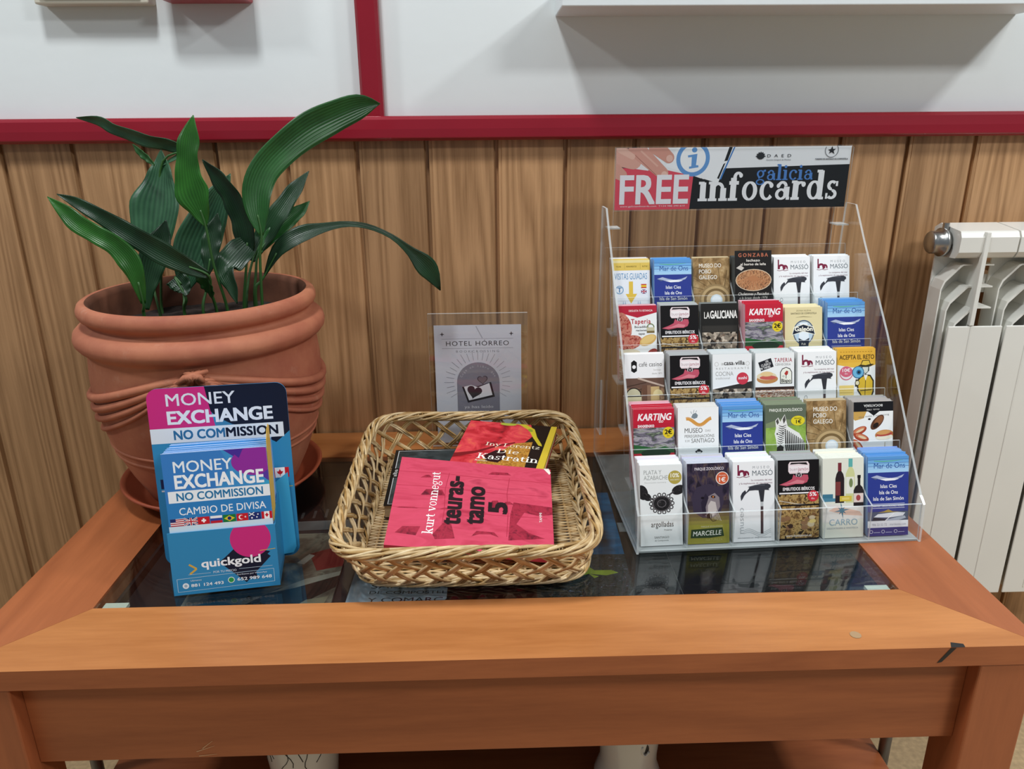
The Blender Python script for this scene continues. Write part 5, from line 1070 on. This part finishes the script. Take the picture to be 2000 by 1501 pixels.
def c_bispo():
    p = Print(W_, H_, '#eff1f1'); p.poly([(4, 92), (22, 98), (26, 86), (8, 80)], '#23242a')
    for i, t in enumerate(('UN', 'CLÁSICO', 'EN TAPAS')): p.text(t, 15.6 - 1.2 * i + 1, 92 - 4.4 * i, 3, '#ececec', W=(4, 14, 15)[i], align='c', rot=14, bold=.02)
    p.text('TAPERIA', 27, 92, 5.6, '#a83244', W=25, bold=.01, space=1.15); p.text('CERVECERIA', 28, 87.2, 3, '#7a7674', W=22, space=1.15)
    p.ell(17, 69, 15, 6.4, '#c08a54', 24); p.ell(16, 73, 14, 5.4, '#e3d6b6', 22); p.ell(18, 71, 12, 3, '#c86058', 20); p.ell(16, 76, 9, 3.4, '#e6c894', 18)
    p.poly([(35, 62), (35, 78), (38, 83), (43.5, 85), (49, 83), (52, 78), (52, 62)], '#2c2a2a'); p.poly([(36, 63), (36, 77.6), (38.6, 82), (43.5, 84), (48.4, 82), (51, 77.6), (51, 63)], '#eef0e4'); p.poly([(41, 76), (44, 80), (46.6, 79), (46, 75), (43.4, 73)], '#b23a34'); p.line([(43.6, 74), (43.4, 69)], .9, '#3a3a32'); p.text('Bispo', 43.5, 64, 4.6, '#23221f', W=13, align='c', bold=.03); p.text('O', 38.4, 71, 2.6, '#23221f')
    p.rect(0, 40, 55, 58, 'tapas'); p.rect(0, 54, 55, 58, '#3a2a26'); p.rect(0, 0, 55, 44, 'food'); return p
def c_reto():
    p = Print(W_, H_, '#e9ecec'); p.rect(0, 83, 55, 105, '#e2b040'); p.poly([(0, 86), (0, 83), (20, 79), (42, 78), (55, 82), (55, 86)], '#e6b848')
    for i in range(12): p.rect(4 + 4 * i, 100.4, 6.2 + 4 * i, 101.2, '#a87c24')
    p.text('ACEPTA EL RETO', 3, 90.4, 6, '#54401a', W=50, bold=.02)
    p.ell(13, 71, 10, 10, '#e4e0e2', 26); p.ring(13, 71, 8.4, 9.8, '#cf6a7e', 28); p.ell(13, 73, 8.8, 7.4, '#d0637a', 24); p.text('10€', 13, 73, 4.6, '#f4eef0', W=11, align='c', bold=.02); p.text('dto.', 13, 69.4, 2.2, '#f4eef0', W=5, align='c'); p.rect(3, 40, 24, 54, '#e8cf7c'); p.line([(3, 47), (24, 47)], .6, '#c4a040'); p.line([(3, 44), (22, 44)], .5, '#c4a040')
    p.poly([(36, 36), (29, 46), (28, 60), (33, 66), (40, 69), (48, 68), (53, 60), (53, 44), (50, 36)], '#3a3422'); p.poly([(37.5, 36), (31, 47), (30, 59), (34, 64), (40, 67), (47, 66), (51, 59), (51, 45), (48, 36)], '#dcb83a'); p.line([(41, 66), (40, 36)], .9, '#3a3422'); p.line([(33, 46), (50, 47)], 1.4, '#3a3422'); p.poly([(38, 68), (44, 68), (41, 60)], '#f0eee4')
    p.poly([(34, 74), (35, 82), (46, 82), (46, 74), (41, 69)], '#3f4a46'); p.poly([(36, 72), (36.4, 79), (44.6, 79), (44, 73), (41, 70.4)], '#d6dcd2'); p.poly([(30, 81), (34, 83), (36, 88.6), (46, 89), (48, 83.4), (53, 83), (48, 80), (38, 79.4)], '#3a3422'); p.poly([(34.6, 82.6), (36.8, 87.6), (45.4, 88), (47, 83), (41, 81.6)], '#e0c04c')
    p.line([(28, 62), (27, 52)], 2.6, '#3a3422'); p.ell(30, 72, 8.6, 8.6, '#33608a', 26); p.ell(30, 72, 7.6, 7.6, '#6fb3d6', 24); p.ell(31, 72, 3.6, 3.6, '#2a6a98', 18); p.ell(31, 72, 1.8, 1.8, '#16242e', 12); p.ell(29, 57, 3.4, 3.8, '#3a3422', 14); p.ell(29, 57, 2.6, 3, '#e0d8b4', 14); return p
def c_peregrino():
    p = Print(W_, H_, '#f2f4f4'); w = [(11 + 34 * k / 24, 86 + 4.4 * math.sin(-2 * math.pi * k / 24 * 1.02 + 1.9)) for k in range(25)]; p.line(w, 4.6, '#d79a48')
    p.poly([(18, 92), (20, 96.5), (24, 98), (27, 95), (26, 91.4), (22, 90)], '#7d8a92'); p.line([(21, 98), (22, 102)], .7, '#9aa4aa'); p.line([(24, 98.6), (25.6, 101)], .7, '#9aa4aa'); p.line([(18.6, 97), (17.4, 100)], .7, '#9aa4aa')
    p.text('MUSEO', 9, 71.4, 6.2, '#5c5a58', W=24); p.text('DAS', 37, 72.4, 2.8, '#a8a6a2', W=7); p.text('PEREGRINACIÓNS', 9, 65, 3.8, '#85827e', W=40); p.text('E DE', 9.6, 59.4, 2.6, '#a8a6a2', W=6); p.text('SANTIAGO', 18, 58, 5.6, '#7c7a76', W=31)
    p.ell(28, 46, 5, 2, '#22262a', 18); p.ell(28, 44.4, 2.6, 3, '#d8d8d6', 14); p.ell(28, 47.6, 2.4, 2, '#22262a', 14); p.poly([(22, 32), (25, 41), (31, 41), (34, 32)], '#22262a'); p.poly([(26, 40), (27, 34), (30, 40)], '#e4e4e2'); p.poly([(20, 14), (22, 32), (34, 32), (36, 14)], '#2c3034'); return p
def c_zebra():
    p = Print(W_, H_, '#7f9a48'); p.rect(0, 0, 55, 105, 'grass'); p.rect(0, 80, 55, 105, '#5f6a58'); p.poly([(0, 80), (20, 86), (40, 84), (55, 88), (55, 78), (0, 74)], '#7c8a66'); p.text('PARQUE ZOOLÓXICO', 5, 96, 3.8, '#eef0e6', W=45, bold=.015)
    p.poly([(14, 58), (12, 66), (14, 74), (13, 84), (17, 88), (20, 82), (22, 86), (26, 92), (28, 84), (30, 76), (36, 72), (46, 66), (54, 52), (55, 0), (30, 0), (29, 24), (27, 40), (24, 44), (20, 38), (16, 42)], '#e8e8e4')
    p.poly([(15, 43), (20, 38), (24, 43), (24.6, 48), (20, 51), (15.4, 48)], '#2a2826'); p.poly([(13.8, 83), (16.6, 87), (18, 81), (16, 78)], '#4c4a46'); p.poly([(23, 85), (26, 91), (27.2, 84), (24.6, 79)], '#4c4a46')
    for i in range(9): p.line([(15.4 + .3 * i, 54 + 2.9 * i), (19.6 + .4 * i, 52 + 2.9 * i), (24.4 + .5 * i, 54.6 + 2.9 * i)], [.5, 1.2, .5], '#211f1e')
    for i in range(11): p.line([(27 + 2.5 * i, 72 - 1.6 * i), (27.4 + 2.6 * i, 50 - 1.2 * i), (31 + 2.6 * i, 22), (33 + 2.4 * i, 0)], [1.0, 1.9, 1.9, 1.2], '#211f1e')
    p.ell(15.6, 66, .9, 1.2, '#0f0e0e', 10); p.ell(23.4, 67, .9, 1.2, '#0f0e0e', 10); p.ell(44, 83, 9.6, 6.6, '#e0cf2e', 22); p.text('1€', 45, 79.4, 4.6, '#2f2a10', W=7, align='c', bold=.03); p.text('descuento', 44, 85.4, 2, '#2f2a10', W=10, align='c', bold=.02); return p
def c_bocata():
    p = Print(W_, H_, '#eceeec'); p.rect(0, 92, 55, 105, '#17181c'); p.poly([(0, 92), (20, 92), (28, 86), (36, 92), (55, 92), (55, 93), (0, 93)], '#17181c'); p.poly([(0, 92), (18, 92), (14, 83), (2, 80), (0, 82)], '#c9a054'); p.text('BOCATERÍA', 40, 101.4, 3, '#d8d8d6', W=26, rot=180, bold=.03); p.text('desde 1986', 36, 95.4, 2.2, '#c8c8c4', W=18, rot=180); p.text('Bocadillos y tapas frías', 49, 88, 2.4, '#6c6a66', W=42, rot=184)
    p.ell(33, 77, 12.4, 6, '#5a3826', 24, 48); p.ell(35, 79, 8, 4.4, '#8a5a3a', 20, 48); p.ell(31, 73, 4.6, 3, '#241a16', 14, 40); p.ell(22, 81.6, 2, 1.4, '#2a221e', 10)
    for cx, cy, r in ((8, 66, 24), (11, 57, -20), (6, 46, -50)): p.ell(cx, cy, 11, 5, '#a8452e', 20, r); p.ell(cx, cy + 1.2, 8.6, 3, '#d0805a', 18, r); p.ell(cx + 1, cy + .4, 6, 1.6, '#e0c8a0', 14, r)
    p.ell(43, 60, 13, 6.6, '#c08048', 24, 4); p.ell(43, 56.6, 12, 3.6, '#e8e2cc', 22, 4); p.ell(43, 60.4, 11.6, 2.6, '#b24a40', 20, 6); p.ell(42, 63, 10, 3, '#d29a5c', 20, 6); p.line([(44, 50), (43.6, 42)], .7, '#b8a888'); p.ell(38, 40, 9, 3.4, '#a8402e', 18); p.ell(38, 34, 16, 5, '#c07a4a', 20); return p
def c_plata():
    p = Print(W_, H_, '#edf1f0'); p.text('PLATA Y', 5, 93, 5.4, '#9a9e9c', W=23, bold=-.008); p.text('AZABACHE', 5, 86, 5.4, '#9a9e9c', W=31, bold=-.008); p.text('Decoración ourivería', 6, 81.6, 1.8, '#b0b4b2', W=28); p.ell(45.4, 88.4, 8.8, 8.8, '#b5a44c', 26); p.text('10%', 45.4, 88.4, 5.2, '#f2efdc', W=11, align='c', bold=.03); p.text('DESCUENTO', 45.4, 84.4, 1.8, '#f2efdc', W=12, align='c')
    p.ell(3, 70, 7, 10, 'jet', 20, 20); p.ell(9, 64, 4.6, 6, 'jet', 16, 50); p.ell(50, 72, 9, 6, 'jet', 20, 20); p.line([(38, 66), (44, 70)], 2, '#4a4648'); p.line([(12, 62), (18, 60)], 1.6, '#4a4648')
    for i in range(14): a = 2 * math.pi * i / 14; p.ring(28 + 14 * math.cos(a), 55 + 11.6 * math.sin(a), 1.5, 2.7, '#423e40', 12)
    p.ring(28, 55, 9.5, 12, '#5a5658', 28, ky=.85); p.ell(28, 55, 10.4, 9, 'jet', 26); p.ring(28, 55, 5, 6, '#6a6668', 18, ky=.85); p.text('argolladas', 14, 24.6, 7, '#4a4846', W=29, space=1.08); p.text('Praterías', 31, 19.6, 2, '#8e8c88', W=10); p.text('SANTIAGO', 18, 9.6, 2.8, '#8e9290', W=19); p.text('de Compostela', 18.4, 6, 1.9, '#9ea2a0', W=18); return p
def c_wolf():
    p = Print(W_, H_, '#262030'); p.rect(0, 0, 55, 105, 'wolf')
    for i in range(7): p.poly([(0, 20 + 5 * i), (55, 20 + 5 * i), (55, 26 + 5 * i), (0, 26 + 5 * i)], ('#97923c', '#8b8540', '#7a7240', '#675c3e', '#54483c', '#43383a', '#362c36')[i])
    p.rect(0, 0, 55, 22, '#9a953e'); p.text('PARQUE ZOOLÓXICO', 10, 96, 3.6, '#dcd6de', W=38, bold=.02)
    p.poly([(8, 42), (6, 60), (12, 74), (14, 84), (21, 77), (30, 78), (38, 74), (46, 76), (46, 66), (48, 54), (44, 42), (34, 34), (20, 34)], '#3c3446'); p.poly([(12, 74), (14, 83), (19, 76)], '#241d2a'); p.poly([(24, 36), (23, 50), (28, 62), (36, 66), (42, 60), (43, 48), (38, 38), (31, 33)], '#8a7f84'); p.poly([(27, 40), (27, 50), (31, 56), (37, 54), (39, 44), (34, 36)], '#c9c0bc'); p.poly([(20, 36), (18, 54), (24, 66), (28, 60), (24, 48), (25, 38)], '#2c2536')
    p.ell(34, 61, 3, 1.8, '#1b161e', 14, -14); p.ell(34, 61, 1.3, 1.3, '#b7703c', 10); p.ell(20, 60, 2.2, 1.5, '#17121a', 12); p.poly([(26, 33), (32, 33), (33, 38), (29, 40), (25, 38)], '#1a1418'); p.line([(29, 34), (33, 29), (38, 30)], .8, '#1a1418')
    for i in range(7): p.line([(29 + 1.6 * i, 44), (31 + 2.2 * i, 33 - .6 * i)], .5, '#ded6d0')
    p.ring(46, 85, 7.6, 8.6, '#efe6de', 26); p.ell(46, 85, 7.6, 7.6, '#d2603a', 24); p.text('1€', 46, 80.4, 5.4, '#f8f0ea', W=8, align='c', bold=.03); p.text('descuento', 46, 88, 1.8, '#f8f0ea', W=9, align='c')
    p.text('PARQUE ZOOLÓXICO', 18, 21.4, 2, '#dcd8b0', W=28); p.poly([(4, 8), (5, 19), (46, 20.6), (48, 9.4), (30, 7.6)], '#2f4228'); p.text('MARCELLE', 7, 10.4, 6, '#eef0e4', W=37, bold=.012, ital=.15, rot=1.5); p.text('NATUREZA', 24, 3.4, 3, '#bdb86a', W=22); return p
def c_carro():
    p = Print(W_, H_, '#e3e6d8'); p.rect(0, 48, 14, 58, '#3f7890'); p.poly([(0, 48), (30, 48), (26, 52), (0, 53)], '#4f88a0')
    p.poly([(17, 46), (17, 78), (18.4, 84), (20.6, 88), (20.6, 99), (25, 99), (25, 88), (27.6, 84), (29, 78), (29, 46)], '#2a2024'); p.rect(20.4, 88, 25.2, 99, '#7a3038'); p.rect(17.4, 56, 24, 74, '#7c3a38')
    p.poly([(31, 46), (31, 84), (33.6, 90), (35, 92), (35, 104), (39.6, 104), (39.6, 92), (41.4, 90), (43, 84), (43, 46)], '#cfd49a'); p.rect(34.6, 93, 40, 104, '#5fb0ac'); p.rect(31.4, 58, 42, 80, '#e6e8dc'); p.ell(38, 72, 2.6, 6, '#7a8a5a', 14)
    p.poly([(41.6, 40), (41.6, 62), (44, 67), (47, 69), (47, 80), (50.6, 80), (50.6, 69), (53.4, 66), (55, 62), (55, 40)], '#2a2426'); p.rect(41.8, 46, 54.8, 58, '#e4d4cc'); p.ell(48, 52, 3, 4, '#a84a4c', 14); p.rect(46.6, 78, 51, 82, '#1c1a1c'); p.rect(23, 48, 39, 55, '#d6c04a'); p.rect(26, 50, 36, 53, '#e6d478')
    p.poly([(0, 46), (55, 40), (55, 24), (0, 20)], '#e4e2dc'); p.poly([(8, 36), (20, 42), (50, 34), (54, 28), (30, 30)], '#dfbfae')
    for i in range(8): a = R_(45 * i + 8); r = 11 if i % 2 == 0 else 7; p.poly([(26 + 1.6 * math.cos(a + 1.57), 36 + 1.6 * math.sin(a + 1.57)), (26 + r * math.cos(a), 36 + r * math.sin(a)), (26 - 1.6 * math.cos(a + 1.57), 36 - 1.6 * math.sin(a + 1.57))], '#4f7e92')
    p.text('CARRO', 9, 16.6, 8, '#8fb0c0', W=38); p.text('DELICATESSEN & VINOTECA', 6, 11.6, 2.2, '#a8b4ba', W=42); return p

KIND = {  # printed face, paper edge, face of those behind
 'visitas': (c_visitas, '#eceae0', '#dfc260', 'white city tour card with a yellow arrow'), 'mar': (c_mar, '#8fb6e6', '#5b9ad6', 'blue boat trip card'), 'pobo': (c_pobo, '#c9b896', '#8a7048', 'brown stone stair museum card'),
 'gonzaba': (c_gonzaba, '#5a5f5e', '#171413', 'black roast meat card'), 'masso': (c_masso, '#f2f4f4', '#f3f5f6', 'white museum card with a whale headed cane'), 'taperia': (c_taperia, '#e0b4bc', '#b5273c', 'white ham and tapas card with a red top'),
 'jamon': (c_jamon, '#b9bcbc', '#141214', 'black cured ham card with a red discount dot'), 'galiciana': (c_galiciana, '#8c8c8a', '#22211f', 'dark market hall card with white lettering'), 'karting': (c_karting, '#eebcc6', '#c02238', 'red race track card with a yellow dot'),
 'galeon': (c_galeon, '#ece2bc', '#e2d4a4', 'cream pub card with a ship badge'), 'casino': (c_casino, '#f2f3f3', '#f2f3f3', 'white topped coffee house card with a shop front'), 'villa': (c_villa, '#d8dcdc', '#eef0f0', 'white restaurant card with a red round dot'),
 'bispo': (c_bispo, '#d4d9d8', '#eff1f1', 'white tapas bar card with a tilted black square'), 'reto': (c_reto, '#eccf86', '#e2b040', 'yellow card with a coated figure holding a magnifier'), 'peregrino': (c_peregrino, '#e2e0dc', '#f2f4f4', 'white museum card with an orange wave'),
 'zebra': (c_zebra, '#8f9a80', '#5f6a58', 'green zoo card with a zebra'), 'bocata': (c_bocata, '#b9b4b0', '#17181c', 'upside down sandwich bar card'), 'plata': (c_plata, '#f3f4f4', '#edf1f0', 'pale jewellery card with black jet ornaments'),
 'wolf': (c_wolf, '#d4d8e2', '#262030', 'dark zoo card with a wolf'), 'carro': (c_carro, '#eef0e6', '#e3e6d8', 'pale wine shop card with three bottles'),
}
TIERS = [['plata', 'wolf', 'masso', 'jamon', 'carro', 'mar'], ['karting', 'peregrino', 'mar', 'zebra', 'pobo', 'bocata'], ['casino', 'jamon', 'villa', 'bispo', 'masso', 'reto'],
         ['taperia', 'jamon', 'galiciana', 'karting', 'galeon', 'mar'], ['visitas', 'mar', 'pobo', 'gonzaba', 'masso', 'masso']]
TN = ['lowest tier', 'second tier up', 'middle tier', 'fourth tier up', 'top tier']; CN = ['first', 'second', 'third', 'fourth', 'fifth', 'sixth']
DECK = [[29, 28, 29, 28, 29, 28], [28, 22, 28, 26, 10, 28], [8, 29, 26, 24, 28, 14], [12, 20, 8, 27, 20, 28], [18, 22, 8, 24, 16, 16]]
TOPDROP = {(0, 0): 0, (2, 0): 4, (1, 1): -6, (4, 2): -4, (3, 4): -2, (4, 3): 2}
faces = {}; backs = {}
rnd = random.Random(4); deck = MB()
cl, sl = math.cos(R_(15)), math.sin(R_(15))
def card_frame(x, w, z, extra=0.0, roll=0.0):
    a = R_(15 + extra); return SM @ frame((x, w, z), (1, 0, 0), (0, math.cos(a), -math.sin(a)), (0, math.sin(a), math.cos(a))) @ Matrix.Rotation(R_(roll), 4, 'Y')
for k in range(5):
    for c in range(6):
        key = TIERS[k][c]; fn, edge, face, desc = KIND[key]; wf = .0118 + DW * k; zf = .0040 + DZ * k + .0003; x0 = .0086 + .0602 * c + rnd.uniform(-.0008, .0008)
        dk = DECK[k][c]; d_t = dk / 1000
        # the deck sits against the tier plate when thin
        room = (.0460 - .0118) * cl - .0016; gap = .0 if dk > 20 else (room - d_t) * .45
        w0 = wf + gap / cl; dzz = TOPDROP.get((k, c), 0) / 1000 * .4
        n_ind = 8 if dk >= 20 else (5 if dk > 9 else 3)
        step = .0020 if dk > 9 else .0017
        if key not in faces: o = faces[key] = sheet(fn(), .0008, 'info_card', edge=lin(edge))
        else: o = faces[key].copy(); COL.objects.link(o)
        lean = rnd.uniform(-.3, .2)
        xo, zo = (-.0008, .011) if key == 'gonzaba' else (0, 0)
        o.matrix_world = card_frame(x0 + xo, w0 + zo * LEAN - .0002, zf + zo, 0, 0)
        place = 'beside the acrylic side of the ' + TN[k] if False else None
        lab = desc + ', ' + CN[c] + ' pocket, ' + TN[k]
        tag(o, lab, 'info card', 'front cards of the acrylic rack')
        hh = (98 if key == 'galeon' else 105) / 1000
        if key not in backs: bproto = backs[key] = None
        pos = .0011
        for i in range(n_ind):
            if backs[key] is None: q = backs[key] = slab('info_card', .055, hh, .0016, face if key in ('mar', 'karting', 'reto', 'visitas') else edge, edge)
            else: q = backs[key].copy(); COL.objects.link(q)
            up = rnd.uniform(-.0014, .0006) if i else -.0004
            if key in ('jamon', 'mar', 'karting') and i in (3, 6): up += .0016
            dd = pos
            q.matrix_world = card_frame(x0 + rnd.uniform(-.0005, .0005), w0 + pos / cl, zf + .0002) @ Matrix.Diagonal((1, 1, (hh + up) / hh, 1))
            tag(q, 'card packed behind the front one in the ' + CN[c] + ' pocket of the ' + TN[k], 'info card', 'cards behind the ' + CN[c] + ' front card of the ' + TN[k])
            pos += step
        while pos < d_t:
            fr = SM.inverted() @ card_frame(x0 + rnd.uniform(-.0007, .0007), w0 + pos / cl, zf + .0002); up = rnd.uniform(-.0022, .0008)
            vs = [(0, 0, 0), (.055, 0, 0), (.055, .0009, 0), (0, .0009, 0), (0, 0, hh + up), (.055, 0, hh + up), (.055, .0009, hh + up), (0, .0009, hh + up)]
            e2 = tuple(v * rnd.uniform(.86, 1.04) for v in lin(edge)); e2 = tuple(min(1, v) for v in e2)
            deck.add([tuple(fr @ Vector(v)) for v in vs], [(0, 1, 5, 4), (1, 2, 6, 5), (2, 3, 7, 6), (3, 0, 4, 7), (4, 5, 6, 7), (3, 2, 1, 0)], 0, e2); pos += .00105
o = deck.build('packed_cards', M['print'], None, cols=True, mw=SM); tag(o, 'rest of the thin cards packed at the back of the rack pockets', 'info cards', kind='stuff')
